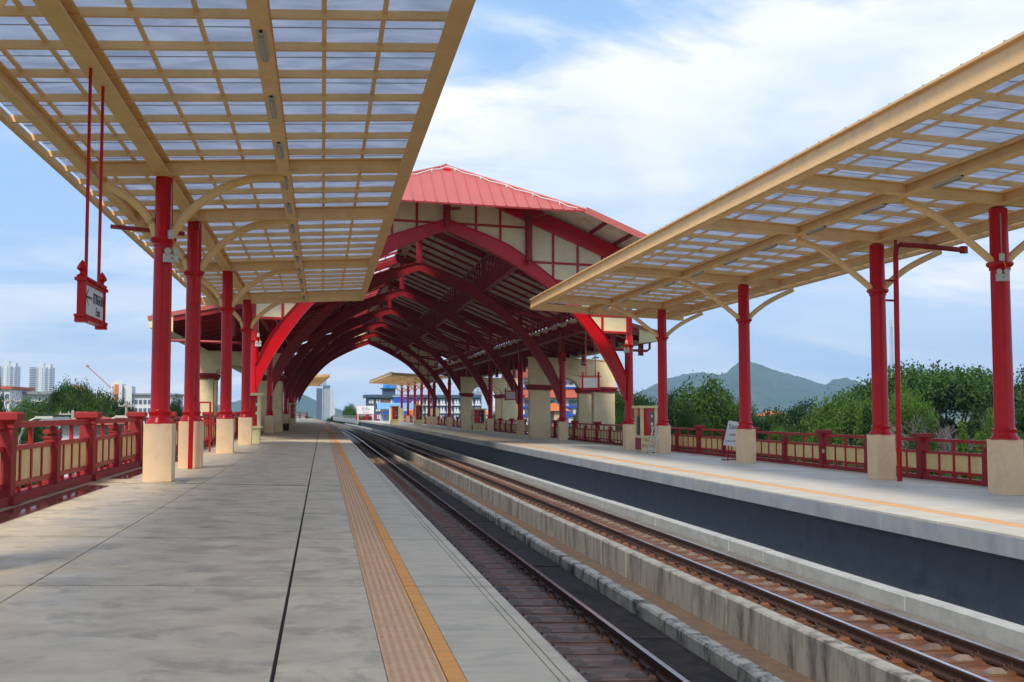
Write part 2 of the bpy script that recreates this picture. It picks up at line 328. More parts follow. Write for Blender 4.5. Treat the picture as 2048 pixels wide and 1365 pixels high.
# ================================================================== ground
def ground():
    m=MB(shear=False).m('ground'); n=60
    vs=[];fs=[]
    for i in range(n+1):
        for j in range(n+1):
            x=-5000+10000*i/n; y=-600+6000*j/n; vs.append((x,y,-8.2))
    for i in range(n):
        for j in range(n): a=i*(n+1)+j; fs.append((a,a+n+1,a+n+2,a+1))
    m.add(vs,fs); o=m.build('ground'); o['kind']='structure'
ground()

# ================================================================== platforms
YR=[-3.5,2.9,7.0,11.05,15.1,18.8,22.4,25.83]; YR+= [25.83+4.1*i for i in range(1,20)]
YEND=YR[-1]; FAR=[YEND+.01]+[YEND+6+8*i for i in range(22)]
pl=thing('platform',(0,0,0),'grey polished concrete platform in the foreground, with the orange line','platform',world=True,kind='structure')
b=MB().m('joint').box(-5.75,1.64,-4,YEND,-1.6,-.034); b.m('floor').sweep([(-5.75,-1.6),(1.6,-1.6),(1.6,-.034),(-5.75,-.034)],FAR); b.build('platform_base',pl)
GAP=.024
for a in (0,):
    for k in range(len(YR)-1):
        y0,y1=YR[k]+GAP,YR[k+1]-GAP
        if k==6: y1-=.03
        for x0,x1 in ((-4.42,-2.70),(-2.68,-.315),(-.285,.425)):
            MB().m('floor').box(x0,x1,y0,y1,-.034,random.uniform(-.0015,0)).build('floor_slab',pl)
        c=MB().m('floor_edge'); c.box(.935,1.53,y0,y1,-.034,0); c.box(1.541,1.592,y0,y1,-.034,-.001); c.box(1.603,1.70,y0,y1,-.16,0); c.build('coping_slab',pl)
        MB().m('orange').box(.812,.93,y0+.002,y1-.002,-.034,-.0005).build('orange_strip',pl)
        MB().m('floor').box(-5.7,-4.44,y0,y1,-.034,-.006).build('gutter_slab',pl)
far=MB(); far.m('floor').sweep([(-5.4,-.05),(.42,-.05),(.42,0),(-5.4,0)],[FAR[0]]+[y for y in FAR if y<262])
far.m('orange').sweep([(.44,-.05),(.93,-.05),(.93,.001),(.44,.001)],[FAR[0]]+[y for y in FAR if y<262])
far.m('floor_edge').sweep([(.95,-.05),(1.7,-.05),(1.7,0),(.95,0)],[FAR[0]]+[y for y in FAR if y<262]); far.build('far_floor',pl)
# tactile paving: bumped tiles
tm=MB(shear=False).m('tactile').box(-.186,.186,-.188,.188,-.034,0); tm.m('tac_dot')
for i in range(6):
    for j in range(7):
        x=-.155+i*.062; y=-.165+j*.055; tm.frus(x,y,0,.005,.0165,.010,.013,.008)
tme=tm.mesh('tactile_tile'); tfar=MB(shear=False).m('tactile').box(-.186,.186,-.188,.188,-.034,0)
for i in range(6): tfar.m('tac_dot').box(-.155+i*.062-.014,-.155+i*.062+.014,-.188,.188,0,.004)
tfe=tfar.mesh('tactile_tile_far')
yy=4.2; k=0
while yy<YEND-.2 and k<258:
    p=S(.617,yy,0); inst('tactile_tile',tme if yy<45 else tfe,pl,p,(random.uniform(-.002,.002),random.uniform(-.002,.002)+.03,random.uniform(-.004,.004))); yy+=.379; k+=1
# wet brown drain covers beside the fence
dr=[(-4.93,-4.46,y,y+1.23) for y in (6,7.25,8.5,9.75,11,12.25,13.5,14.75,16,17.25,18.5,19.75,21,22.25,23.5)]+[(-4.9,-4.5,y,y+1.23) for y in (27.2,28.45,29.7,30.95,32.2,33.45,34.7,35.95,37.2,38.45,39.7,40.95)]
for x0,x1,y0,y1 in dr: MB().m('drain').box(x0,x1,y0,y1-.02,-.02,.004).build('drain_cover',pl)
# expansion joint cover round the first pair of plinths
j=MB().m('galv'); 
for q in ((-4.9,-4.3,25.75,25.83),(-3.25,-3.05,25.6,26.9),(-4.35,-3.2,25.42,25.47)): j.box(*q,0.001,.006)
j.m('joint').box(-3.25,-.3,25.8,25.86,-.004,.003); j.build('joint_cover',pl)

pr=thing('platform',(12,0,0),'pale concrete platform on the far side of the tracks, with the worn orange line','platform',world=True,kind='structure')
FR=[YEND]+[YEND+6+8*i for i in range(19)]
XE=11.17
b=MB().m('floor_light').box(XE+.4,21.2,-4,YEND,-.36,-.034); b.m('floor_light').sweep([(XE+.02,-.36),(21.2,-.36),(21.2,0),(XE+.02,0)],FR)
b.m('darkwall').box(XE+.55,XE+.75,-4,YEND,-1.9,-.36); b.m('darkwall').sweep([(XE+.55,-1.9),(XE+.75,-1.9),(XE+.75,-.36),(XE+.55,-.36)],FR); b.build('platform_base',pr)
for k in range(len(YR)-1):
    y0,y1=YR[k]+GAP,YR[k+1]-GAP
    for x0,x1 in ((12.75,15.4),(15.42,18.1),(18.12,21.0)): MB().m('floor_light').box(x0,x1,y0,y1,-.036,0).build('floor_slab',pr)
    MB().m('floor_light').box(XE+.012,12.20,y0,y1,-.036,0).build('coping_slab',pr)
    MB().m('orange_worn').box(12.205,12.745,y0,y1,-.036,-.001).build('orange_strip',pr)
yb=[-4,6.2,15.1,20.9,31.2,45.5,60,78,YEND]
for k in range(8): MB().m('face').box(XE,XE+.42,yb[k]+.014,yb[k+1]-.014,-.37,-.037).build('edge_beam',pr)

# ================================================================== track bed, rails, kerbs
TB=[-4]+[8*i for i in range(1,46)]
bed=MB(); bed.m('slab_dark').sweep([(1.4,-1.7),(4.60,-1.7),(4.60,-1.26),(1.4,-1.26)],TB); bed.m('dirt').sweep([(4.60,-1.7),(6.0,-1.7),(6.0,-1.35),(4.60,-1.35)],TB)
bed.m('dirt').sweep([(6.0,-1.7),(9.57,-1.7),(9.57,-1.26),(6.0,-1.26)],TB); bd_=bed.build('trackbed'); bd_['kind']='structure'
wt=MB().m('ledge').sweep([(8.5,-1.30),(9.25,-1.30),(9.25,-1.235),(8.5,-1.235)],TB); wt.m('slab_dark').sweep([(9.58,-1.85),(XE+.54,-1.85),(XE+.54,-1.66),(9.58,-1.66)],TB); o=wt.build('track_ledge'); o['kind']='structure'
def railprof(x,zt):
    return [(x-.068,zt-.165),(x+.068,zt-.165),(x+.068,zt-.135),(x+.014,zt-.115),(x+.014,zt-.045),(x+.036,zt-.035),(x+.036,zt-.006),(x-.036,zt-.006),(x-.036,zt-.035),(x-.014,zt-.045),(x-.014,zt-.115),(x-.068,zt-.135)]
RY=[-4]+[4*i for i in range(1,88)]
def clip_mesh(mb,x,y,s):
    z=-.045
    mb.m('clip').box(x-.06,x+.06,y-.055,y+.055,z-.02,z+.012); mb.tube([(x-.05*s,y-.04,z),(x-.03*s,y-.05,z+.05),(x+.03*s,y-.02,z+.062),(x+.05*s,y+.02,z+.05),(x+.02*s,y+.045,z+.02)],.011,5); mb.lathe(x-.045*s,y+.03,[(z,.018),(z+.055,.018),(z+.06,.010),(z+.085,.010)],6)
def sleeper_mesh(dense,pad='pad'):
    "origin at the middle of the sleeper's top"
    m=MB(shear=False).m('sleeper'); hw=.17
    m.add([(-.98,-hw-.02,-.17),(.98,-hw-.02,-.17),(.98,hw+.02,-.17),(-.98,hw+.02,-.17),(-.95,-hw,-.062),(.95,-hw,-.062),(.95,hw,-.062),(-.95,hw,-.062)],[(0,3,2,1),(4,5,6,7),(0,1,5,4),(1,2,6,5),(2,3,7,6),(3,0,4,7)])
    for s in (-1,1):
        m.m('sleeper').frus(s*.56,0,-.062,-.03,.19,.15,.12,.10)
        m.m(pad).frus(s*.27+.02,.0,-.062,-.008,.13,.05,.085,.03)
    return m
sm=sleeper_mesh(1).mesh('sleeper'); 
sm2=sleeper_mesh(1,'pad_dark').mesh('sleeper'); sfm=sleeper_mesh(0); 
for s in (-1,1):
    for q in (-1,1): clip_mesh(sfm,s*.56+q*.125,0,q)
sfe=sfm.mesh('sleeper_far'); cm=MB(shear=False); clip_mesh(cm,0,0,1); cme=cm.mesh('rail_clip')
for v in cme.vertices: v.co.y*=.9; v.co.z=-.045+(v.co.z+.045)*1.15
def track(xc,zt,label,n,name='track'):
    t=thing(name,(xc,0,zt-CANT*xc),label,'railway track',world=True)
    for x in (xc-.545,xc+.545):
        m=MB().m('rail_side').sweep(railprof(x,zt),RY); m.m('rail_top').sweep([(x-.030,zt-.0055),(x+.030,zt-.0055),(x+.026,zt),(x-.026,zt)],RY); m.build('rail',t)
    MB().m('sleeper').sweep([(xc-1.0,zt-.4),(xc+1.0,zt-.4),(xc+1.0,zt-.19),(xc-1.0,zt-.19)],TB).build('rusty_bed',t)
    y=4.0
    for i in range(n):
        near=y<33
        o=inst('sleeper',(sm if xc>5 else sm2) if near else sfe,t,S(xc,y,zt-.115)-Vector(t['_o'])+Vector((drift(y),0,0)),(0,CANT+random.uniform(-.004,.004),random.uniform(-.02,.02)))
        o.location.z+=random.uniform(-.008,.004)
        if near:
            for s in (-1,1):
                for q in (-1,1): inst('rail_clip',cme,o,(s*.56+q*.125,0,0),(0,0,0 if q>0 else math.pi))
        y+=.69
track(3.26,-1.02,'nearer railway track with brown rusty sleepers beside the foreground platform',150)
track(7.73,-1.02,'farther railway track with two shiny rails beyond the tall divider wall',150)
sl=thing('walkway_slabs',(4,0,-1.3),'dark oily slabs lying between the nearer track and the low kerb','slabs',world=True)
yy=3.0
while yy<110:
    ln=random.choice([1.9,2.6,3.1]) ; MB().m('slab_dark').box(3.95,4.58,yy+.015,yy+ln-.015,-1.3,-1.165+random.uniform(-.008,.008)).build('slab',sl); yy+=ln
def kerb(label,name,part,matn,x0,x1,z0,z1,breaks,cham=.02,cat='kerb',gap=.04):
    t=thing(name,(x0,0,z0-CANT*x0),label,cat,world=True)
    for a,b_ in zip(breaks[:-1],breaks[1:]):
        ys=[a+gap/2]+[y for y in (108,116,124,132,140) if a+1<y<b_-1]+[b_-gap/2]; dz=random.uniform(-.008,.008); dx=random.uniform(-.008,.008)
        MB().m(matn).sweep([(x0+dx,z0),(x1+dx,z0),(x1+dx,z1-cham+dz),(x1-cham+dx,z1+dz),(x0+cham+dx,z1+dz),(x0+dx,z1-cham+dz)],ys).build(part,t)
rr=random.Random(3)
br=[3.2,5.1]; 
while br[-1]<200: br.append(br[-1]+(rr.choice([.85,1.05,1.3,2.2]) if br[-1]<40 else 8))
kerb('low chipped and blackened concrete kerb beside the nearer track','kerb','kerb_block','kerb',4.61,4.83,-1.3,-.98,br,.03)
br=[0,5,10.2,15.5,20.9,22.8,27.9,33.6,38.8,44]+[44+8*i for i in range(1,30)]
kerb('tall stained concrete divider wall running between the two tracks','divider_wall','wall_block','wallB',5.83,6.05,-1.4,-.82,br,.025,'wall',.10)
br=[5,10.5,16.6,22.4,24.4,30.1,36,42]+[42+8*i for i in range(1,30)]
kerb('low pale clean concrete kerb on the far side of the farther track','kerb','kerb_block','kerb_clean',9.26,9.55,-1.27,-.975,br,.025,gap=.06)

# ================================================================== fences
def fence(xf,yb0,pitch,nb,label,side,hide=()):
    "side: +1 when the platform lies towards +x of the fence"
    t=thing('platform_fence',(xf,yb0,-CANT*xf),label,'fence',world=True)
    P0=Vector(t['_o'])
    def at(y,z=0,dx=0): return S(xf,y,z)-P0+Vector((dx+drift(y),0,0))
    post=MB(shear=False).m('fence_red'); post.frus(0,0,.0,.14,.24,.24); post.frus(0,0,.14,1.28,.155,.155); post.frus(0,0,1.28,1.34,.18,.18); post.frus(0,0,1.34,1.42,.18,.24); post.frus(0,0,1.42,1.52,.255,.255); post.frus(0,0,1.52,1.55,.255,.21); pm=post.mesh('post')
    sp=MB(shear=False).m('fence_red'); sp.frus(0,0,.12,.16,.10,.14); sp.frus(0,0,.16,1.03,.135,.135); sp.frus(0,0,1.03,1.07,.155,.155); sp.frus(0,0,1.07,1.12,.075,.075); sp.frus(0,0,1.12,1.20,.15,.15); sp.frus(0,0,1.20,1.27,.04,.04); spm=sp.mesh('short_post')
    def railm(ln,z0,z1,w): return MB(shear=False).m('fence_bright').box(-w/2,w/2,-ln/2,ln/2,z0,z1).mesh('rail')
    hb=pitch/2; top=railm(pitch-.34,1.27,1.38,.12); mid=railm(hb-.305,.88,.97,.10); low=railm(hb-.305,.26,.35,.10)
    base=MB(shear=False).m('fence_red').box(-.16,.16,-(pitch-.34)/2,(pitch-.34)/2,.0,.15).mesh('base_beam')
    b1=MB(shear=False).m('fence_bright').box(-.035,.035,-.04,.04,.15,.88).mesh('baluster'); b2=MB(shear=False).m('fence_bright').box(-.035,.035,-.045,.045,.15,1.27).mesh('tall_baluster')
    pw=(hb-.305)/4; pn=MB(shear=False).m('panel')
    for i in range(5):
        wv=(pw-.12)/5; y=-(pw-.12)/2+wv*(i+.5); pn.box(-.012,.012,y-wv*.41,y+wv*.41,.35,.88)
    pnm=pn.mesh('slat_panel')
    for k in range(nb+1):
        y=yb0+k*pitch; inst('post',pm,t,at(y),(0,0,0))
        if k==nb: break
        inst('short_post',spm,t,at(y+hb)); inst('top_rail',top,t,at(y+hb)); inst('base_beam',base,t,at(y+hb))
        for h in (0,1):
            yc=y+hb*h+hb/2+(.018 if h==0 else -.018); inst('middle_rail',mid,t,at(yc)); inst('lower_rail',low,t,at(yc))
            for i in range(4):
                yp=yc-(hb-.305)/2+pw*(i+.5); inst('slat_panel',pnm,t,at(yp))
                if i<3: inst('tall_baluster' if i==1 else 'baluster',b2 if i==1 else b1,t,at(yp+pw/2))
    return t
fence(-5.25,6.35,6.67,36,'dark red fence with cream slat panels along the left platform edge',1)
fence(20.15,12.2,7.5,31,'dark red fence with cream slat panels along the right platform edge',-1)
def plain_fence(pts,label,h=1.4):
    p0=pts[0]; t=thing('railing',S(*p0,0),label,'railing',world=True)
    for (a,b_) in zip(pts[:-1],pts[1:]):
        for z in (.25,.65,1.0,1.35): MB().m('fence_bright').beam((a[0],a[1],z),(b_[0],b_[1],z),.08,.09).build('rail',t)
    for a in pts: MB().m('fence_red').cbox(a[0],a[1],0,.25,.25,1.5).build('post',t)
plain_fence([(-6.6,252),(-5.0,252),(-3.4,252)],'small red end railing across the end of the left platform beside the far track bend')
plain_fence([(7.6,249),(9.8,249.4),(12.0,249.8)],'red end railing of the right platform in front of the white name board')

# ================================================================== columns
def col_profile(hp,zc,zt,r):
    return [(hp,r*1.52),(hp+.035,r*1.50),(hp+.10,r*1.30),(hp+.17,r*1.15),(hp+.20,r*1.15),(hp+.235,r*1.24),(hp+.275,r*1.24),(hp+.31,r*1.08),(hp+.36,r*1.04),(zc-.14,r*.985),(zc-.13,r*1.12),(zc-.09,r*1.12),(zc-.07,r*1.08),(zc-.03,r*1.30),(zc+.01,r*1.42),(zc+.06,r*1.42),(zc+.08,r*1.05),(zc+.12,r*.99),(zt,r*.95)]
def column(x,y,side,label,arms=True,hp=1.32,zc=5.58,zt=7.07,r=.21,wp=.63,group=None,box=None,dx=0):
    t=thing('column',S(x,y,0)+Vector((dx,0,0)),label,'column',group)
    p=MB(shear=False).m('plinth').frus(0,0,0,hp,wp/2,wp/2); p.build('plinth',t,bevel=.008)
    pr_=col_profile(hp,zc,zt if not box else zc+.6,r); m=MB(shear=False).m('red').lathe(0,0,pr_,28); m.build('shaft',t,smooth=True)
    if box: MB(shear=False).m('dark_red').box(-.17,.17,-.2,.2,zc+.6,box).build('upper_post',t)
    if arms:
        L_,R_=arms
        for pts in (L_,R_):
            q=[Vector((px_,0,pz)) for px_,pz in pts]
            ys=[]
            a=MB(shear=False).m('cream_steel'); 
            # smooth the arm with a spline
            sp=[]
            for i in range(len(q)-1):
                p0=q[max(i-1,0)];p1=q[i];p2=q[i+1];p3=q[min(i+2,len(q)-1)]
                for k in range(5):
                    u=k/5; sp.append(.5*((2*p1)+(-p0+p2)*u+(2*p0-5*p1+4*p2-p3)*u*u+(-p0+3*p1-3*p2+p3)*u**3))
            sp.append(q[-1]); a.tube(sp,.105,10); a.build('bracket_arm',t,smooth=True)
    return t
AL=([(-.12,5.60),(-.30,6.05),(-.72,6.52),(-1.30,6.88)],[(.12,5.60),(.42,6.10),(.92,6.58),(1.50,6.95),(2.15,7.14),(2.75,7.19)])
AR=([(.12,6.22),(.55,6.62),(1.25,7.10),(2.3,7.60)],[(-.12,6.22),(-.75,6.72),(-1.5,7.28),(-2.1,7.62),(-2.8,7.88)])
LY=[12.0,26.2,32.4,43.7,54.9]; RYC=[14.0,26.8,33.5,45.3,57.1]
lab_L=['red column on a peach plinth at the left platform, outside the near edge of the picture','largest red column on the left, with the grey conduit and emergency lamp on its shaft','red column on the left with a red drainpipe running down its face','red column of the left canopy between the drainpipe column and the one beside the cream cabinet','red column of the left canopy nearest the arched hall, just before the cream fire cabinet']
for y,l in zip(LY,lab_L): column(-3.7,y+.3 if y>20 else y,'L',l,AL,group='red canopy columns')
lab_R=['red column on a peach plinth at the right platform, outside the near edge of the picture','nearest red column of the right platform, at the picture edge, with an emergency lamp on its shaft','red column on the right with a red drainpipe standing beside it','red column on the right with the white notice board leaning behind it','red column on the right with the aluminium ladder leaning on its plinth']
for y,l in zip(RYC,lab_R): column(18.15,y+.3 if y>20 else y,'R',l,AR,hp=1.47,zc=6.2,zt=7.75,r=.25,wp=.66,group='red canopy columns')

# ================================================================== canopies
def canopy(label,y0,y1,beams,zf,xs_cells,xcol,xlight,xin,xout,row,name='platform_canopy',detail=True,cv=0):
    """zf(x): underside of the beams; xs_cells: lines between the roof sheets; xin/xout: track-side and outer edges"""
    t=thing(name,S(xcol,y0,zf(xcol)),label,'canopy',world=True); o0=Vector(t['_o'])
    Dx=lambda y:drift(y)*cv
    sgn=1 if xin>xcol else -1
    def lb(x,w,h,part,z=0,tw=.03):
        ya,yb_=y0,y1
        m=MB().m('cream_steel'); zz=zf(x)+z
        A=(x+Dx(ya),ya);B=(x+Dx(yb_),yb_)
        for (dz,ww,hh) in ((.0,w,.035),(h-.03,w,.03)):
            m.beam((A[0],A[1],zz+dz+hh/2),(B[0],B[1],zz+dz+hh/2),ww,hh)
        m.beam((A[0],A[1],zz+h/2),(B[0],B[1],zz+h/2),tw,h-.07); m.build(part,t)
    lb(xcol,.34,.34,'main_beam'); lb(xlight,.28,.30,'light_beam')
    xo=xcol-sgn*1.62; lb(xo,.22,.30,'outer_beam')
    # track-side fascia: channel section
    m=MB().m('cream_steel'); z=zf(xin)
    for (x,w,dz,h) in ((xin-sgn*.13,.26,-.02,.03),(xin-sgn*.03,.03,.0,.50),(xin+sgn*.035,.10,.47,.05),(xin+sgn*.025,.08,.0,.035)):
        m.beam((x+Dx(y0),y0,z+dz+h/2),(x+Dx(y1),y1,z+dz+h/2),w,h)
    m.build('fascia',t)
    # outer gutter edge
    m=MB().m('cream_steel'); z=zf(xout)
    m.beam((xout+Dx(y0),y0,z+.30),(xout+Dx(y1),y1,z+.30),.05,.16); m.beam((xout-sgn*.05+Dx(y0),y0,z+.23),(xout-sgn*.05+Dx(y1),y1,z+.23),.10,.03); m.build('gutter',t)
    # cross beams on the columns
    for yb_ in beams:
        m=MB().m('cream_steel'); xa,xb=xo,xin-sgn*.05
        for (dz,ww,hh) in ((.003,.22,.03),(.30,.22,.03)): m.beam((xa+Dx(yb_),yb_,zf(xa)+dz+hh/2),(xb+Dx(yb_),yb_,zf(xb)+dz+hh/2),ww,hh)
        m.beam((xa+Dx(yb_),yb_,zf(xa)+.165),(xb+Dx(yb_),yb_,zf(xb)+.165),.03,.26); m.build('cross_beam',t)
    for ye in (y0,y1):
        m=MB().m('cream_steel').beam((xout+Dx(ye),ye,zf(xout)+.16),(xin+Dx(ye),ye,zf(xin)+.14),.06,.42); m.build('end_beam',t)
    n=max(1,round((y1-y0)/row)); st=(y1-y0)/n
    xa,xb=xout,xin-sgn*.04
    L_=abs(xb-xa); ang=math.atan2(zf(xb)-zf(xa)-CANT*(xb-xa),xb-xa)
    pl_=MB(shear=False).m('cream_steel').box(0,L_ if xb>xa else 0,-.045,.045,.0,.13) if xb>xa else MB(shear=False).m('cream_steel').box(-L_,0,-.045,.045,0,.13)
    pme=pl_.mesh('purlin')
    an=-ang if xb>xa else -math.atan((zf(xb)-zf(xa)-CANT*(xb-xa))/(xb-xa))
    for k in range(1,n):
        y=y0+k*st
        if min(abs(y-q) for q in beams)<.25: continue
        inst('purlin',pme,t,S(xa+Dx(y),y,zf(xa)+.27)-o0,(0,an,0))
    # battens under the sheets
    for x in xs_cells[1:-1]:
        m=MB().m('cream_steel').beam((x+Dx(y0),y0,zf(x)+.385),(x+Dx(y1),y1,zf(x)+.385),.075,.05); m.build('batten',t)
    # sheets, one per cell of the grid
    if detail:
        rest=MB().m('pane')
        for i in range(len(xs_cells)-1):
            wv=abs(xs_cells[i+1]-xs_cells[i]); pm_=MB(shear=False).m('pane').box(-wv/2+.004,wv/2-.004,-st/2+.004,st/2-.004,0,.006).mesh('roof_pane')
            xc=(xs_cells[i]+xs_cells[i+1])/2
            for k in range(n):
                y=y0+(k+.5)*st
                if y<9:
                    rest.add([(xc-wv/2+.004,y-st/2+.004,zf(xc)+.415),(xc+wv/2-.004,y-st/2+.004,zf(xc)+.415),(xc+wv/2-.004,y+st/2-.004,zf(xc)+.415),(xc-wv/2+.004,y+st/2-.004,zf(xc)+.415)],[(0,1,2,3)]); continue
                inst('roof_pane',pm_,t,S(xc,y,zf(xc)+.415)-o0,(random.uniform(-.004,.004),an+random.uniform(-.004,.004),0))
        rest.build('roof_panes_behind',t)['kind']='stuff'
        m=MB().m('lamp_grey'); 
        for k in range(n):
            y=y0+(k+.52)*st; m.beam((xs_cells[0],y,zf(xs_cells[0])+.408),(xs_cells[-1],y,zf(xs_cells[-1])+.408),.018,.012)
        o=m.build('sheet_seams',t); o['kind']='stuff'
        m=MB().m('lamp_grey')
        k=0; yb_=y0+.3
        while yb_<y1: m.cbox(xin,yb_,zf(xin)+.52,.05,.05,.06); yb_+=.67
        o=m.build('edge_bolts',t); o['kind']='stuff'
    else:
        m=MB().m('pane'); x0_,x1_=xs_cells[0],xs_cells[-1]; m.beam((0,0,0),(0,0,.001),.001,.001); m=MB().m('pane')
        m.add([(x0_+Dx(y0),y0,zf(x0_)+.42),(x1_+Dx(y0),y0,zf(x1_)+.42),(x1_+Dx(y1),y1,zf(x1_)+.42),(x0_+Dx(y1),y1,zf(x0_)+.42)],[(0,1,2,3)]); m.build('roof_sheet',t)
    return t
zL=lambda x:7.07+.078*(x+3.7)
zR=lambda x:7.80-.030*(x-18.15)
cellsL=[-6.0,-5.1,-4.35,-3.7,-2.82,-1.9,-.95,-.03,.88,1.96]
cellsR=[20.95,20.1,19.1,18.15,17.2,16.2,15.3,14.2,13.1,11.84]
canopy('cream steel canopy with translucent roof sheets over the left platform',8.0-10*48.6/32,56.6,LY,zL,cellsL,-3.7,-.95,2.0,-6.05,1.5)
canopy('cream steel canopy with translucent roof sheets over the right platform',10.0-10*52.2/33,62.2,RYC,zR,cellsR,18.15,15.3,11.8,21.0,1.6)

# tube lights under the canopies
def tube_light(x,y,z,label,rz=0):
    t=thing('tube_light',S(x,y,z),label,'tube light','tube lights fixed under the light beams of the canopies',rz)
    MB(shear=False).m('lamp_body').add([(-.075,-.64,0),(.075,-.64,0),(.075,.64,0),(-.075,.64,0),(-.055,-.62,-.05),(.055,-.62,-.05),(.055,.62,-.05),(-.055,.62,-.05)],[(0,1,2,3),(7,6,5,4),(0,4,5,1),(1,5,6,2),(2,6,7,3),(3,7,4,0)]).build('housing',t)
    MB(shear=False).m('lamp_grey').add([(-.05,-.60,-.05),(.05,-.60,-.05),(.05,.60,-.05),(-.05,.60,-.05),(-.028,-.58,-.085),(.028,-.58,-.085),(.028,.58,-.085),(-.028,.58,-.085)],[(0,1,2,3),(7,6,5,4),(0,4,5,1),(1,5,6,2),(2,6,7,3),(3,7,4,0)]).build('diffuser',t)
    MB(shear=False).m('black').cbox(0,-.67,-.03,.05,.05,.03).build('cable_end',t)
for i in range(12): tube_light(-.95,16.95+3.42*i,zL(-.95)-.002,'%s grey tube light from the camera under the left canopy'%ORD[i])
for i in range(11): tube_light(15.3,24.9+3.72*i-.0,zR(15.3)-.002,'%s grey tube light from the camera under the right canopy'%ORD[i])

# ================================================================== arched hall
XC=7.1; HY=[64,82.7,101,119.5,138,156.3,175]
LOW=[(0,12.55),(.4,12.42),(2.6,11.44),(4.7,10.32),(6.3,9.25),(8.1,7.42),(9.23,5.87),(10.2,4.29),(10.80,2.9)]
UP=[(0,13.25),(.3,13.15),(3.2,12.13),(4.6,11.34),(6.9,9.62),(8.7,7.75),(10.0,6.05),(10.86,4.3)]
def curve(pts,n):
    "even samples of a smooth curve through the points"
    q=[]
    for i in range(len(pts)-1):
        p0=pts[max(i-1,0)] if i>0 else (2*pts[0][0]-pts[1][0],2*pts[0][1]-pts[1][1]);p1=pts[i];p2=pts[i+1];p3=pts[min(i+2,len(pts)-1)]
        for k in range(8):
            u=k/8; q.append(tuple(.5*((2*p1[j])+(-p0[j]+p2[j])*u+(2*p0[j]-5*p1[j]+4*p2[j]-p3[j])*u*u+(-p0[j]+3*p1[j]-3*p2[j]+p3[j])*u**3) for j in (0,1)))
    q.append(pts[-1]); d=[0]
    for a,b_ in zip(q[:-1],q[1:]): d.append(d[-1]+math.dist(a,b_))
    out=[];k=0
    for i in range(n+1):
        s=d[-1]*i/n
        while k<len(d)-2 and d[k+1]<s: k+=1
        u=(s-d[k])/(d[k+1]-d[k]) if d[k+1]>d[k] else 0; out.append((q[k][0]+(q[k+1][0]-q[k][0])*u,q[k][1]+(q[k+1][1]-q[k][1])*u))
    return out
LC=curve(LOW,18); UC=curve(UP,18)
def upz(u):
    for a,b_ in zip(UC[:-1],UC[1:]):
        if a[0]<=u<=b_[0]: return a[1]+(b_[1]-a[1])*(u-a[0])/(b_[0]-a[0]+1e-9)
    return UC[-1][1]
def roofz(u): return 16.57-.396*u       # top of the main roof, u = distance from the ridge line
hall=thing('station_hall',(XC,64,-CANT*XC),'great arched hall roof with red steel frames and a pink-red gable spanning both tracks','hall',world=True)
def ribbon(m,low,up,y,t):
    n=len(low); vs=[(x,y-t/2,z) for x,z in low]+[(x,y-t/2,z) for x,z in up]+[(x,y+t/2,z) for x,z in low]+[(x,y+t/2,z) for x,z in up]; fs=[]
    for i in range(n-1): fs+=[(i,i+1,n+i+1,n+i),(2*n+i,3*n+i,3*n+i+1,2*n+i+1),(i,2*n+i,2*n+i+1,i+1),(n+i,n+i+1,3*n+i+1,3*n+i)]
    fs+=[(0,n,3*n,2*n),(n-1,3*n-1,4*n-1,2*n-1)]; m.add(vs,fs)
def off(c,a):
    out=[]
    for i,p in enumerate(c):
        q0=c[max(i-1,0)];q1=c[min(i+1,len(c)-1)]; dx,dz=q1[0]-q0[0],q1[1]-q0[1]; l=math.hypot(dx,dz); out.append((p[0]-dz/l*-a*-1 if False else p[0]+(-dz)/l*-a,p[1]+dx/l*a))
    return out
def arch(y,matn,front=False):
    for s in (-1,1):
        m=MB().m(matn); f=lambda c:[(XC+s*u,z) for u,z in c]
        ribbon(m,f(LC),f(UC),y,.22)
        ribbon(m,f(LC),f(off(LC,.06)),y,.5); ribbon(m,f(off(UC,-.06)),f(UC),y,.5); m.build('arch_half',hall)
    m=MB().m(matn); m.cbox(XC,y,13.1,.42,.46,roofz(0)-.35-13.1); m.build('king_post',hall)
    for s in (-1,1):   # principal rafter of the frame
        m=MB().m(matn); m.beam((XC+s*.2,y,roofz(.2)-.62),(XC+s*14.2,y,roofz(14.2)-.62),.25,.55); m.build('principal_rafter',hall)
    for s in (-1,1):
        m=MB().m(matn); m.beam((XC+s*4.95,y,10.8),(XC+s*4.95,y,roofz(4.95)-.85),.34,.3,up=(0,1,0)); m.build('frame_post',hall)
        m=MB().m(matn); m.beam((XC+s*6.3,y,9.9),(XC+s*10.9,y,9.2),.16,.28); m.build('tie_beam',hall)
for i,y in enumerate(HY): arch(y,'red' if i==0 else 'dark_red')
# columns of the hall
nm=['beside the cream fire cabinet at the mouth of the hall','second in the hall row','third in the hall row','fourth in the hall row','fifth in the hall row','sixth in the hall row','last in the hall row']
for i,y in enumerate(HY):
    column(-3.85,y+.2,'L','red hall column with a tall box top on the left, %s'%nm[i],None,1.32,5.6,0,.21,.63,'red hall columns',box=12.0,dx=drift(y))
    column(18.2,y+.2,'R','red hall column with a tall box top on the right, %s'%nm[i],None,1.47,6.2,0,.25,.66,'red hall columns',box=12.0,dx=drift(y))
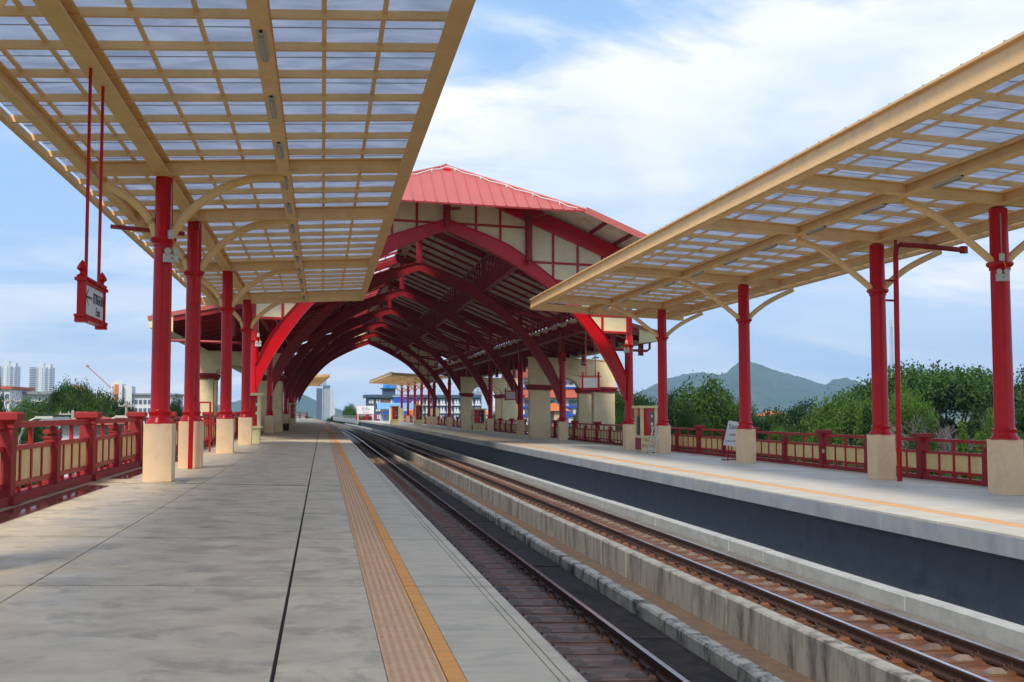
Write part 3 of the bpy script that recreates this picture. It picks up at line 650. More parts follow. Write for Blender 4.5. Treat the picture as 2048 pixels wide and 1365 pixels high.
# gable infill: cream panels between red battens
def cell(y,xa,xb,za,zb,part='gable_panel'):
    lo=[];hi=[];n=5
    for i in range(n+1):
        x=xa+(xb-xa)*i/n; u=abs(x-XC); l=max(za,upz(u) if u<10.86 else 0); h=min(zb,roofz(u)-.93); lo.append((x,l)); hi.append((x,max(h,l)))
    if max(h[1]-l[1] for h,l in zip(hi,lo))<.06: return
    m=MB().m('infill'); ribbon(m,lo,hi,y,.06); m.build(part,hall)
vx=[0,1.75,3.2,4.85,6.4,7.9,9.4,10.95]
zr={0:[6.95,12.99,99],3:[6.95,7.85,10.95,99]}
for y in (HY[0],HY[-1]):
    for s in (-1,1):
        for i in range(len(vx)-1):
            zz=[6.95,12.99,99] if vx[i]<4.8 else [6.95,7.95,10.95,99]
            xa,xb=sorted((XC+s*(vx[i]+.07),XC+s*(vx[i+1]-.07)))
            for a,b_ in zip(zz[:-1],zz[1:]): cell(y,xa,xb,a+.07,b_-.07)
        for i,v in enumerate(vx[1:]):
            wv=.30 if abs(v-4.85)<.01 else .14; zl=max(6.95,upz(min(v,10.86))-.03 if v<10.8 else 6.95)
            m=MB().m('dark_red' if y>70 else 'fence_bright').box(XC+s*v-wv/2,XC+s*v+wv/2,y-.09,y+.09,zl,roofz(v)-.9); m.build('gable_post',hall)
        for (ua,ub,z) in ((.2,4.7,12.99),(5.0,10.9,10.95),(8.2,10.9,7.95),(8.4,10.9,6.95)):
            # rail starts where it meets the arch
            u=ua
            while upz(u)>z+.05 and u<ub: u+=.05
            if u<ub:
                xa,xb=sorted((XC+s*u,XC+s*ub)); MB().m('dark_red' if y>70 else 'fence_bright').box(xa,xb,y-.085,y+.085,z-.07,z+.07).build('gable_rail',hall)
        m=MB().m('red' if y<70 else 'dark_red').beam((XC+s*.1,y-.1,roofz(.1)-1.12),(XC+s*11.4,y-.1,roofz(11.4)-1.12),.3,.42); m.build('gable_rafter',hall)
# carved brackets on the front gable
for u,z0,z1 in ((0,12.75,13.95),(4.85,10.75,13.75),(-4.85,10.75,13.75)):
    m=MB().m('fence_red'); x=XC+u
    m.cbox(x,63.62,z0+.25,.20,.25,z1-z0-.3); m.cbox(x,63.55,z1-.35,.34,.4,.12); m.cbox(x,63.55,z1-.22,.42,.5,.14); m.cbox(x,63.5,z0+.22,.34,.45,.14); m.frus(x,63.55,z0,z0+.22,.08,.14); m.build('carved_bracket',hall)
    MB().m('dark_red').beam((x,63.6,z1-.2),(x+(.35 if u>=0 else -.35),60.4,roofz(abs(u)+.3)-.5 if abs(u)>7 else 13.25),.12,.16).build('eave_brace',hall)
# roof slopes: sheets laid side by side, red outside and tan inside
YS=60.0; PW=3.1; ns=38
for s in (-1,1):
    for k in range(ns):
        ya,yb_=YS+k*PW+.01,YS+(k+1)*PW-.01; dx=drift(ya)
        for (ua,ub) in (((7.6,14.6),(2.6,7.58)) + (((.0,2.58),) if s>0 else ((.0,.7),)) if ya>63 else ((7.55,14.6),)):
            if ub<7.6: ya=max(ya,64.46)
            m=MB(); 
            for (mn,t0,t1) in (('roof_red',-.06,0),('soffit',-.12,-.061)):
                m.m(mn); xs=[XC+s*ua+dx,XC+s*ub+dx]; m.add([(xs[0],ya,roofz(ua)+t0),(xs[1],ya,roofz(ub)+t0),(xs[1],yb_,roofz(ub)+t0),(xs[0],yb_,roofz(ua)+t0),(xs[0],ya,roofz(ua)+t1),(xs[1],ya,roofz(ub)+t1),(xs[1],yb_,roofz(ub)+t1),(xs[0],yb_,roofz(ua)+t1)],[(0,3,2,1),(4,5,6,7),(0,1,5,4),(1,2,6,5),(2,3,7,6),(3,0,4,7)])
            m.build('roof_sheet',hall)
        if ya>63: 
            MB().m('dark_red').beam((XC+s*.3+dx,ya,roofz(.3)-.27),(XC+s*14.5+dx,ya,roofz(14.5)-.27),.11,.20).build('rafter',hall)
    for u in (1.6,3.6,5.8,8.0,10.2,12.4):
        ys=[64.2]+[q for q in HY[1:]]; 
        MB().m('galv').sweep([(XC+s*u-.03,roofz(u)-.2),(XC+s*u+.03,roofz(u)-.2),(XC+s*u+.03,roofz(u)-.13),(XC+s*u-.03,roofz(u)-.13)],[60.3 if u>8.5 else 64.2,90,110,130,150,177]).build('purlin',hall)
    # lookouts carrying the overhanging verge
    for u in (8.7,10.2,11.7,13.2): MB().m('dark_red').beam((XC+s*u,60.2,roofz(u)-.24),(XC+s*u,64.0,roofz(u)-.24),.12,.2).build('lookout',hall)
    # barge board
    MB().m('roof_red').beam((XC+s*7.45,59.97,roofz(7.45)-.12),(XC+s*14.65,59.97,roofz(14.65)-.12),.05,.36).build('barge_board',hall)
    MB().m('roof_red').tube([(XC,64.45,16.53),(XC+s*7.55,60.0,13.50)],.09,6).build('hip_cap',hall)
    MB().m('roof_red').beam((XC+s*14.65,60,roofz(14.65)-.10),(XC+s*14.65+drift(177),177,roofz(14.65)-.10),.06,.25).build('eave_board',hall)
for s in (-1,1):   # the corner of each slope beside the hip
    m=MB()
    for (mn,t0,t1) in (('roof_red',-.06,0),('soffit',-.12,-.061)):
        v=[(XC+s*7.57,60.02,roofz(7.57)),(XC+s*.02,64.44,roofz(0)),(XC+s*7.57,64.44,roofz(7.57))]
        m.m(mn); m.add([(x,y,z+t0) for x,y,z in v]+[(x,y,z+t1) for x,y,z in v],[(0,1,2),(5,4,3),(0,3,4,1),(1,4,5,2),(2,5,3,0)])
    m.build('corner_sheet',hall)
# small louvred lantern along the ridge
for k in range(37): 
    y=64.4+k*3.1; MB().m('dark_red').beam((XC-2.6+drift(y),y,roofz(2.6)-.1),(XC-.6+drift(y),y,roofz(.6)-.1),.09,.16).build('lantern_bar',hall)
MB().m('roof_red').sweep([(XC-.5,roofz(.5)+.02),(XC,roofz(0)+.05),(XC+.5,roofz(.5)+.02),(XC+.5,roofz(.5)+.05),(XC,roofz(0)+.09),(XC-.5,roofz(.5)+.05)],[64.4,100,120,140,160,178]).build('ridge_cap',hall)
# hipped front of standing-seam panels
hx=[-7.5+i*.652 for i in range(24)]; zb=13.45
def hp(u,f): return (XC+u,60.0+(64.4-60.0)*f,zb+(16.50-zb)*f)
fr=lambda u:max(0,1-abs(u)/7.57)
for i in range(23):
    a,b_=hx[i],hx[i+1]; pts=[hp(a,0),hp(b_,0)]; 
    top=[hp(b_,fr(b_)),hp(a,fr(a))]
    if a<0<b_: top=[hp(b_,fr(b_)),hp(0,1),hp(a,fr(a))]
    vs=pts+top; n=len(vs); m=MB().m('roof_red'); vs2=[(x,y+.05,z-.07) for x,y,z in vs]; m.add(vs+vs2,[tuple(range(n)),tuple(range(2*n-1,n-1,-1))]+[(k,n+k,n+(k+1)%n,(k+1)%n) for k in range(n)]); m.build('hip_sheet',hall)
    if fr(a)>.03:
        p,q=hp(a,0),hp(a,fr(a)-.02); MB().m('roof_red').beam((p[0],p[1]-.03,p[2]+.03),(q[0],q[1]-.03,q[2]+.03),.05,.06,up=(0,-.57,.82)).build('standing_seam',hall)
MB().m('dark_red').box(XC-7.5,XC+7.5,59.95,59.99,zb-.10,zb-.03).build('drip_edge',hall)
# lightning wire draped along the hips
wp=[]
for i in range(31):
    u=-7.0+14*i/30; f=fr(u)-.07; x,y,z=hp(u,f); wp.append((x,y-.06,z+.09+.05*math.sin(i*2.1)))
MB().m('white').tube(wp,.028,5).build('lightning_wire',hall)
for i in range(1,30,3): x,y,z=wp[i]; MB().m('white').cbox(x,y,z-.16,.05,.05,.14).build('wire_clip',hall)
# lattice trusses running along the hall
stuff=MB().m('dark_red')
for ti,(u,z0,z1) in enumerate(((4.95,11.2,13.7),(-4.95,11.2,13.7),(11.05,7.9,9.75),(-11.05,7.6,9.45))):
    for bi in range(6):
        ya,yb_=HY[bi]+.2,HY[bi+1]-.2; da,db=drift(ya),drift(yb_)
        lp=lambda y,z:(XC+u+da+(db-da)*(y-ya)/(yb_-ya),y,z)
        for z in (z0,z1): MB().m('dark_red').beam(lp(ya,z),lp(yb_,z),.22,.16).build('truss_chord',hall)
        n=12; st=(yb_-ya)/n
        for k in range(n):
            y=ya+k*st; P_=[(lp(y+.05,z0),lp(y+st/2,z1)),(lp(y+st/2,z1),lp(y+st-.05,z0)),(lp(y+st/2,z0),lp(y+st/2,z1))]
            for p,q in P_:
                if bi<2 and u>0: MB().m('dark_red').beam(p,q,.09,.11,up=(0,1,0)).build('truss_bar',hall)
                else: stuff.beam(p,q,.09,.11,up=(0,1,0))
o=stuff.build('truss_lattice',hall); o['kind']='stuff'
# side roofs below the main roof
for s,ya in ((-1,68.0),(1,72.0)):
    yb_=176
    zs=lambda u,s=s:(8.9 if s>0 else 8.6)-.235*(u-10.6)
    ue=15.4 if s>0 else 17.3
    k=0; y=ya
    while y<yb_:
        y2=min(y+3.4,yb_); dx=drift(y)
        m=MB()
        for (mn,t0,t1) in (('roof_red',-.05,0),('soffit',-.10,-.052)):
            m.m(mn); xs=[XC+s*10.6+dx,XC+s*ue+dx]; m.add([(xs[0],y+.01,zs(10.6)+t0),(xs[1],y+.01,zs(ue)+t0),(xs[1],y2-.01,zs(ue)+t0),(xs[0],y2-.01,zs(10.6)+t0),(xs[0],y+.01,zs(10.6)+t1),(xs[1],y+.01,zs(ue)+t1),(xs[1],y2-.01,zs(ue)+t1),(xs[0],y2-.01,zs(10.6)+t1)],[(0,3,2,1),(4,5,6,7),(0,1,5,4),(1,2,6,5),(2,3,7,6),(3,0,4,7)])
        m.build('side_roof_sheet',hall)
        MB().m('dark_red').beam((XC+s*10.6+dx,y+.3,zs(10.6)-.30),(XC+s*ue+dx,y+.3,zs(ue)-.30),.14,.34).build('side_rafter',hall); y+=3.4
    MB().m('roof_red').beam((XC+s*10.4,ya-.04,zs(10.4)-.04),(XC+s*(ue+.1),ya-.04,zs(ue+.1)-.04),.06,.26).build('side_barge_board',hall)
    MB().m('dark_red').beam((XC+s*10.4,ya+.1,zs(10.4)-.30),(XC+s*(ue-.2),ya+.1,zs(ue)-.30),.12,.3).build('side_end_rafter',hall)
    m=MB().m('cabinet'); x0,x1=sorted((XC+s*(ue-1.35),XC+s*ue)); z=zs(ue)
    m.add([(XC+s*(ue-1.35),ya-.02,z+.15),(XC+s*ue,ya-.02,z-.10),(XC+s*ue,ya-.02,z-.62),(XC+s*(ue-1.35),ya-.02,z-.80),(XC+s*(ue-1.35),ya+.05,z+.15),(XC+s*ue,ya+.05,z-.10),(XC+s*ue,ya+.05,z-.62),(XC+s*(ue-1.35),ya+.05,z-.80)],[(0,1,2,3),(7,6,5,4),(0,4,5,1),(1,5,6,2),(2,6,7,3),(3,7,4,0)]); m.build('eave_end_board',hall)
    MB().m('cabinet').sweep([(XC+s*ue,z-.10),(XC+s*(ue+.05),z-.10),(XC+s*(ue+.05),z-.62),(XC+s*ue,z-.62)],[ya,100,120,140,160,176]).build('eave_fascia',hall)
    MB().m('soffit').sweep([(XC+s*(ue-1.35),z-.80),(XC+s*ue,z-.62),(XC+s*ue,z-.65),(XC+s*(ue-1.35),z-.83)],[ya+.05,100,120,140,160,176]).build('eave_lining',hall)
    MB().m('dark_red').tube([(XC+s*(ue-.5),ya+.4,z-.7),(XC+s*(ue-.5),ya+.4,z-1.15),(XC+s*(ue-.7),ya+.4,z-1.3),(XC+s*12.0,ya+.4,z-1.3)],.09,8).build('drain_elbow',hall)
    for k,uu in enumerate((12.6,14.6)):
        for q in range(6): 
            y=ya+1.5+q*17; MB().m('dark_red').cbox(XC+s*uu+drift(y),y,6.2,.3,.3,zs(uu)-6.3).build('side_post',hall)
# small pendant lights and their twin rods under the side roofs
for i,(x,y) in enumerate([(19.6,78),(20.6,86),(19.6,96),(21.0,106),(19.6,116),(20.6,126),(19.6,140)]):
    t=thing('pendant_light',S(x,y,6.15),'%s slim strip light hanging on twin rods under the right side roof'%ORD[i],'pendant light','strip lights hanging on twin rods')
    MB(shear=False).m('lamp_body').box(-.12,.12,-.6,.6,0,.08).build('housing',t)
    for s in (-1,1): MB(shear=False).m('galv').box(-.015,.015,s*.45-.015,s*.45+.015,.08,2.0).build('rod',t)
# deep-arched cream portals beside the platforms
def portal(x0,x1,y,depth,label,pier0,pier1,htop=6.75,zs_=4.5,za=5.45,dx=0):
    t=thing('entrance_portal',S(x0+dx,y,0),label,'portal',world=True)
    xa,xb=x0+pier0,x1-pier1; zc0,zc1=4.05,4.5
    for yy in (y,y+depth):
        back=yy>y; x0_,x1_,xa_,xb_=x0,x1,xa,xb
        if back and x0>0: x0,xa=x0+1.3,xa
        for (a,b_) in ((x0,xa),(xb,x1)):
            if back and x0>0 and a==x0: continue
            MB().m('wall').box(a+dx,b_+dx,yy,yy+.9,0 if a+dx>0 and a+dx<21 or a<0 else -1,htop if False else zc1).build('pier',t)
            for (z0,z1,w_) in ((zc0,zc0+.14,.10),(zc0+.14,zc0+.3,.16),(zc0+.3,zc1,.26)): MB().m('fence_red').box(a+dx-w_,b_+dx+w_,yy-w_,yy+.9+w_,z0,z1-.002).build('cornice',t)
            MB().m('wall').box(a+dx,b_+dx,yy,yy+.9,zc1+.001,htop).build('upper_pier',t)
        n=14; low=[];
        for i in range(n+1):
            u=-1+2*i/n; low.append(((xa+xb)/2+u*(xb-xa)/2+dx,zs_+(za-zs_)*math.sqrt(max(0,1-u*u))**1.0))
        m=MB().m('wall'); ribbon(m,low,[(x,htop) for x,z in low],yy+.45,.898); m.build('arch_wall',t)
        x0,x1,xa,xb=x0_,x1_,xa_,xb_
    MB().m('wall').box(x0_+dx-.08,x1_+dx+.08,y-.08,y+.98,htop,htop+.10).build('coping',t)
    return t
portal(17.3,24.7,91.6,5.5,'nearer cream arched portal on the right platform, with a dark red cornice','1.75' and 1.75,1.85)
portal(16.9,24.6,135,5,'farther cream arched portal on the right platform, seen between hall columns',1.3,2.6,6.4,dx=0)
portal(-9.9,-3.25,90,3,'cream arched portal on the left platform behind the red columns',1.35,1.85,6.2,4.2,5.2)

# ================================================================== furniture of the platforms
def hanging_sign(x,y,ztop,zb,h,label,words,half=.87,rz=0,rodf=.55):
    "double rods along y carrying a framed sign board in the plane x=const"
    t=thing('hanging_sign',S(x,y,zb),label,'sign','red framed direction signs hanging on twin rods' ,rz)
    L_=ztop-zb
    for s in (-1,1): MB(shear=False).m('red').cbox(0,s*half*rodf,h,.045,.045,L_-h).build('rod',t)
    MB(shear=False).m('red').cbox(0,0,h+L_*.45,.03,half*1.1,.03).build('rod_tie',t)
    MB(shear=False).m('white').cbox(0,0,.06,.07,half*1.72,h-.12).build('board',t)
    fr_=MB(shear=False).m('red')
    for s in (-1,1):
        fr_.cbox(0,s*half*.93,.0,.12,.10,h); fr_.cbox(0,s*half*.93,-.08,.17,.16,.08); fr_.lathe(0,s*half*.93,[(h,.075),(h+.05,.085),(h+.08,.035),(h+.11,.035),(h+.16,.085),(h+.21,.065),(h+.29,.01)],10)
        fr_.cbox(0,s*(half*.93+.08),h-.04,.16,.14,.05); fr_.cbox(0,s*(half*.93+.08),.0,.16,.14,.04)
    for (z,dz) in ((0,.075),(h-.075,.075)): fr_.cbox(0,0,z,.11,half*1.8,dz*.75); 
    fr_.cbox(0,0,h,.15,half*1.6,.04); fr_.cbox(0,0,-.04,.15,half*1.5,.04); fr_.build('frame',t)
    if words:
        for s in (-1,1):
            ar=MB(shear=False).m('black'); X=.0385
            k=1 if s>0 else -1
            # lettering faces +x (track side); arrow points towards -y
            ar.add([(X*k,y_,z_) for y_,z_ in ((-.62,h*.54),(-.62,h*.60),(-.18,h*.60),(-.18,h*.54))],[(0,1,2,3)])
            ar.add([(X*k,y_,z_) for y_,z_ in ((-.66,h*.57),(-.46,h*.80),(-.43,h*.78),(-.60,h*.57),(-.43,h*.36),(-.46,h*.34))],[(0,1,2,3),(0,3,4,5)]); ar.build('arrow',t)
            o=inst('lettering',TX['exit_th'],t,(X*k,.30,h*.62),(R(90),0,R(90*k)),(.82,1,1)); o=inst('lettering',TX['exit'],t,(X*k,.30,h*.26),(R(90),0,R(90*k)),(1.1,1,1))
    return t
hanging_sign(-3.7,18.65,zL(-3.7)+.0,3.06,.60,'white exit sign in an ornate red frame hanging on the left canopy','exit',.84,rodf=.60)
hanging_sign(16.0,64.9,7.9,3.55,.75,'small red framed sign hanging by the right platform arch, in front of the nearer portal',None,.55,rz=R(55))
hanging_sign(17.0,99.5,7.5,3.3,.8,'small red framed sign hanging deep inside the hall on the right',None,.55,rz=R(60))
hanging_sign(-3.0,66.8,7.9,2.6,.75,'red framed sign seen edge-on beside the left hall arch',None,.5,rz=0)
def emergency(x,y,z,label,ang=0):
    t=thing('emergency_lamp',S(x,y,z),label,'emergency lamp','twin-head emergency lamps on the columns',ang)
    MB(shear=False).m('lamp_body').cbox(0,-.06,0,.34,.10,.20).build('battery_box',t,bevel=.012)
    for s in (-1,1): MB(shear=False).m('lamp_body').tube([(s*.09,-.05,.26),(s*.10,-.16,.25)],.06,10,.075).build('lamp_head',t)
    MB(shear=False).m('lamp_body').cbox(.0,-.04,.55,.13,.08,.20).build('junction_box',t)
    MB(shear=False).m('galv').tube([(0,-.03,.75),(0,-.03,1.2),(0,-.03,1.85)],.016,6).build('conduit',t)
    MB(shear=False).m('yellow').tube([(.03,-.05,.56),(.09,-.06,.42),(.08,-.07,.3),(.02,-.06,.18)],.009,5).build('cable',t)
    MB(shear=False).m('black').cbox(.02,-.112,.07,.03,.005,.04).build('switch',t)
emergency(-3.52,26.32,5.05,'grey emergency lamp on the largest left column, below its collar',R(25))
emergency(18.02,26.82,5.72,'emergency lamp on the nearest right column at the picture edge',R(-20))
emergency(18.0,63.98,5.75,'emergency lamp on the hall column above the right fire cabinet',R(-15))
emergency(-3.65,63.98,5.3,'emergency lamp on the left hall column, far behind the canopy columns',R(10))
# drainpipes
t=thing('drainpipe',S(-3.60,31.95,0),'red square drainpipe running down the front of a left column','drainpipe',world=True)
MB().m('red').beam((-3.64,32.05,0),(-3.58,32.05,6.75),.13,.12).build('pipe',t); MB().m('dark_red').beam((-3.58,32.05,6.75),(-3.58,32.3,7.0),.13,.12).build('elbow',t)
for z in (1.9,4.6): MB().m('dark_red').cbox(-3.61,32.09,z,.22,.06,.06).build('pipe_clamp',t)
MB().m('dark_red').beam((-5.9,32.05,6.72),(-3.9,32.05,6.62),.11,.11).build('cross_pipe',t)
t=thing('drainpipe',S(18.32,32.9,0),'red round drainpipe on the right platform bending out to the gutter','drainpipe',world=True)
MB().m('red').tube([(18.28,32.9,0),(18.30,32.9,4),(18.33,32.9,7.35)],.085,12).build('pipe',t,smooth=True)
MB().m('dark_red').tube([(18.33,32.9,7.3),(18.36,32.9,7.55),(18.5,32.9,7.66),(19.2,32.9,7.66),(20.7,32.9,7.60)],.085,12).build('cross_pipe',t,smooth=True)
MB().m('dark_red').tube([(18.33,32.9,7.3),(18.33,32.9,7.85)],.05,8).build('vent_stub',t)
MB().m('dark_red').lathe(20.75,32.9,[(7.5,.09),(7.5,.13),(7.72,.13),(7.72,.05)],10).build('rain_hopper',t)
for z in (6.35,7.0): MB().m('dark_red').cbox(18.2,33.02,z-.55,.36,.10,.06).build('pipe_clamp',t)
# fire hose cabinets
def cabinet(x,y,label,w=1.15,d=.8,h=2.55,rz=0,words=True,dx=0):
    t=thing('fire_cabinet',S(x,y,0)+Vector((dx,0,0)),label,'fire cabinet','cream and red fire hose cabinets',rz)
    hw,hd=w/2,d/2
    MB(shear=False).m('cabinet').box(-hw+.05,hw-.05,-hd+.05,hd-.05,0,.78).build('base',t)
    MB(shear=False).m('cabinet').box(-hw-.05,hw+.05,-hd-.05,hd+.05,.78,.88).build('sill',t)
    for a in (-1,1):
        for b_ in (-1,1): MB(shear=False).m('cabinet').cbox(a*(hw-.1),b_*(hd-.1),.88,.16,.16,h-.88-.13).build('corner_post',t)
    MB(shear=False).m('cabinet').box(-hw-.10,hw+.10,-hd-.10,hd+.10,h-.13,h).build('cap',t)
    MB(shear=False).m('fire_red').box(-hw+.16,hw-.16,-hd+.16,hd-.16,.88,h-.13).build('red_box',t)
    MB(shear=False).m('fire_red').box(-hw+.17,hw-.17,-hd+.10,-hd+.155,.9,h-.16).build('red_door',t)
    MB(shear=False).m('dark_glass').box(-hw+.10,-hw+.155,-hd+.22,hd-.2,.95,h-.6).build('side_glass',t)
    MB(shear=False).m('dark_glass').box(.08,hw-.24,-hd+.085,-hd+.099,1.0,h-.3).build('glass_door',t)
    MB(shear=False).m('white').lathe(.17,-hd+.04,[(1.06,.05),(1.36,.05),(1.40,.02)],10).build('extinguisher',t) if words else None
    m=MB(shear=False).m('white'); m.cbox(.17,-hd+.075,1.45,.13,.01,.16); m.cbox(.17,-hd+.075,1.9,.10,.01,.14); m.build('notice',t)
    MB(shear=False).m('dark_red').box(-hw-.001,-hw+.05,-hd+.16,hd-.16,.1,.74).build('side_panel',t)
    if words:
        inst('lettering',TX['fhc'],t,(.0,-hd+.046,.60),(R(90),0,0),(1.2,1.1,1)); inst('lettering',TX['fhc_th'],t,(.0,-hd+.046,.32),(R(90),0,0),(1.0,1.1,1))
    return t
cabinet(17.95,59.9,'cream fire hose cabinet marked FHC on the right platform, beside the ladder',1.0,1.3)
cabinet(-3.45,57.6,'cream fire hose cabinet on the left platform, just behind the canopy columns',.75,1.0,words=False)
cabinet(17.4,123.6,'cream fire cabinet under the hall on the right, before the farther portal',1.5,1.2,words=True)
cabinet(-3.3,126,'narrow cream fire cabinet deep in the hall on the left',.8,1.0,words=False)
cabinet(12.3,172,'far cream fire cabinet standing alone near the end of the right platform',1.3,1.2,3.0,words=False,dx=-1.2)
cabinet(17.2,186,'far cream fire cabinet beside the distant canopy columns on the right',1.4,1.2,3.4,words=False,dx=-1.2)
# ladder
t=thing('ladder',S(17.28,56.5,0),'aluminium folding ladder leaning on the plinth beside the fire cabinet','ladder')
for s in (-1,1): MB(shear=False).m('alu').beam((s*.17-.12,0,0),(s*.17+.28,.22,1.42),.06,.08,up=(0,1,0)).build('rail',t)
for i in range(6): f=(i+.6)/6.4; MB(shear=False).m('alu').beam((-.29+.40*f+.0,.22*f,1.42*f),(.05+.40*f,.22*f,1.42*f),.05,.04).build('rung',t)
for s in (-1,1): MB(shear=False).m('black').cbox(s*.17-.12,0,0,.08,.1,.05).build('foot',t)
# notice board leaning behind the column
t=thing('notice_board',S(18.0,47.3,0),'white slanted notice board with Thai writing behind a right column','notice board'); t.scale=(.8,.8,1.0)
m=MB(shear=False).m('white').add([(-.30,0,.72),(.62,.1,.62),(.85,.12,1.72),(.05,.0,1.82),(-.30,.03,.72),(.62,.13,.62),(.85,.15,1.72),(.05,.03,1.82)],[(0,1,2,3),(7,6,5,4),(0,4,5,1),(1,5,6,2),(2,6,7,3),(3,7,4,0)]); m.build('board',t)
for s in (0,.5): MB(shear=False).m('fence_red').beam((s+.05,.05,.7),(s+.05,.25,0),.05,.05).build('leg',t)
MB(shear=False).m('fence_red').beam((-.3,.3,.05),(.7,.3,.05),.05,.05).build('foot_bar',t)
inst('lettering',TX['note1'],t,(.32,-.0,1.52),(R(90),0,R(4)),(1,1,1)); inst('lettering',TX['note2'],t,(.30,0,1.18),(R(90),0,R(4))); inst('lettering',TX['note3'],t,(.22,0,.9),(R(90),0,R(4)))
# black bin at the foot of a hall column
t=thing('litter_bin',S(-3.05,96,0),'small black litter bin beside a left hall column','bin')
MB(shear=False).m('black').frus(0,0,0,.55,.22,.27).build('body',t); MB(shear=False).m('dark_red').frus(0,0,.55,.62,.30,.28).build('lid',t)
# information frame at the fence on the left
t=thing('fence_gate_frame',S(-4.75,44.5,0),'narrow red metal frame standing at the left fence between two columns','frame')
for x in (0,.42): MB(shear=False).m('fence_bright').cbox(x,0,0,.07,.07,1.95).build('upright',t)
for z in (.5,1.2,1.9): MB(shear=False).m('fence_bright').cbox(.21,0,z,.42,.06,.06).build('crossbar',t)
# power socket on the fence post
t=thing('socket_box',S(19.93,41.8,.62),'small white socket box fixed low on a right fence post','socket'); MB(shear=False).m('lamp_body').cbox(0,0,0,.05,.12,.14).build('cover',t)

# far canopies beyond the hall
def farcan(label,y0,y1,cols,zf,cells,xc,xl,xi,xo,grp,arms,hp_,zc,zt,r,wp_):
    canopy(label,y0,y1,cols,zf,cells,xc,xl,xi,xo,1.6,detail=False,cv=1)
    for i,y in enumerate(cols): column(xc,y,'x','%s red canopy column beyond the hall on the %s'%(ORD[i],'left' if xc<0 else 'right'),arms,hp_,zc,zt,r,wp_,grp,dx=drift(y))
farcan('small far cream canopy beyond the hall over the left platform',183,250,[186,197,209,220,232],zL,cellsL,-3.7,-.95,2.0,-6.05,'far red canopy columns on the left',AL,1.32,5.58,7.07,.21,.63)
farcan('small far cream canopy beyond the hall over the right platform',179,232,[182,193,204,216,228],zR,cellsR,18.15,15.3,11.8,21.0,'far red canopy columns on the right',AR,1.47,6.2,7.75,.25,.66)
# station name board at the far end
t=thing('name_board',S(9.6,252,0),'white station name board with Thai lettering at the far platform end','sign')
MB(shear=False).m('white').box(-1.9,1.9,-.06,.06,1.5,3.3).build('board',t)
for x in (-1.7,1.7): MB(shear=False).m('white').box(x-.12,x+.12,-.05,.05,0,1.5).build('leg',t)
inst('lettering',TX['huahin'],t,(.1,-.065,2.6),(R(90),0,0),(.8,1,1)); inst('lettering',TX['huahin_en'],t,(.1,-.065,1.85),(R(90),0,0),(.8,1,1))

# ================================================================== surroundings
GZ=-8.2
rt=random.Random(11)
def leafcloud(mb,centers,nl,size,spread,rnd,flat=.8):
    vs=[];fs=[]
    for (cx_,cy_,cz_,cr) in centers:
        for _ in range(nl):
            d=Vector((rnd.gauss(0,1),rnd.gauss(0,1),rnd.gauss(0,1)*flat)); d=d*(min(1,1.9/max(d.length,.01)))*cr*spread/1.5
            p=Vector((cx_,cy_,cz_))+d; a=Vector((rnd.uniform(-1,1),rnd.uniform(-1,1),rnd.uniform(-.6,.6))).normalized(); b_=a.cross(Vector((rnd.uniform(-1,1),rnd.uniform(-1,1),rnd.uniform(.2,1)))).normalized()
            s=size*rnd.uniform(.6,1.3); o=len(vs); a*=s; b_*=s*.55
            vs+=[p-a,p+b_,p+a,p-b_]; fs.append((o,o+1,o+2,o+3))
    mb.add(vs,fs)
def proto(kind,seed,H=10,W=5,leaf='leaf',nc=560,nl=46):
    rnd=random.Random(seed); tr=MB(shear=False).m('bark'); cr=MB(shear=False).m(leaf)
    th=H*(.35 if kind!='cone' else .1)
    tr.tube([(0,0,0),(.1,.05,th*.5),(0,.1,th)],.32,8,.22)
    cs=[]
    if kind=='cone':
        for i in range(nc):
            f=rnd.random()**.8; r=W*(1-f)*rnd.uniform(.2,1); a=rnd.uniform(0,6.28); cs.append((r*math.cos(a),r*math.sin(a),H*(.08+.92*f),.30))
        tr.tube([(0,0,th),(0,0,H*.95)],.18,6,.03)
    else:
        lobes=[]
        nb=9 if kind=='round' else 13
        for i in range(nb):
            a=i*2.4+rnd.uniform(-.4,.4); rr_=W*(.25+.55*rnd.random()) if i else 0
            z=H*(.62+.22*rnd.random()) if kind=='round' else H*(.80-.10*(rr_/W)**2*1.4+rnd.uniform(-.03,.04))
            if kind=='round': z-=rr_/W*H*.14
            R_=W*(.34+.16*rnd.random()) if kind=='round' else W*(.26+.12*rnd.random()); lobes.append((rr_*math.cos(a),rr_*math.sin(a),z,R_))
            mid=Vector((rr_*math.cos(a)*.45,rr_*math.sin(a)*.45,th+(z-th)*.45)); tr.tube([(0,.1,th*.9),mid,(rr_*math.cos(a),rr_*math.sin(a),z)],.16,6,.04)
        for i in range(nc):
            l=lobes[rnd.randrange(nb)]; d=Vector((rnd.gauss(0,1),rnd.gauss(0,1),rnd.gauss(0,1))).normalized(); 
            if d.z<-.35: d.z*=-.6
            q=l[3]*rnd.uniform(.72,1.06); fl=.75 if kind=='round' else .42
            cs.append((l[0]+d.x*q,l[1]+d.y*q,l[2]+d.z*q*fl,rnd.uniform(.35,.75)))
    leafcloud(cr,cs,nl,.12,1.0,rnd)
    return tr.mesh('trunk'),cr.mesh('crown')
PROT={'round':[proto('round',1),proto('round',5)],'dark':[proto('round',9,leaf='leaf_dark'),proto('round',13,leaf='leaf_dark')],'light':[proto('round',21,leaf='leaf_light')],
      'umbrella':[proto('umb',31,H=9,W=7,nc=700),proto('umb',37,H=9,W=7,nc=700,leaf='leaf_light')],'cone':[proto('cone',41,H=9,W=2.2,nc=260,nl=40)]}
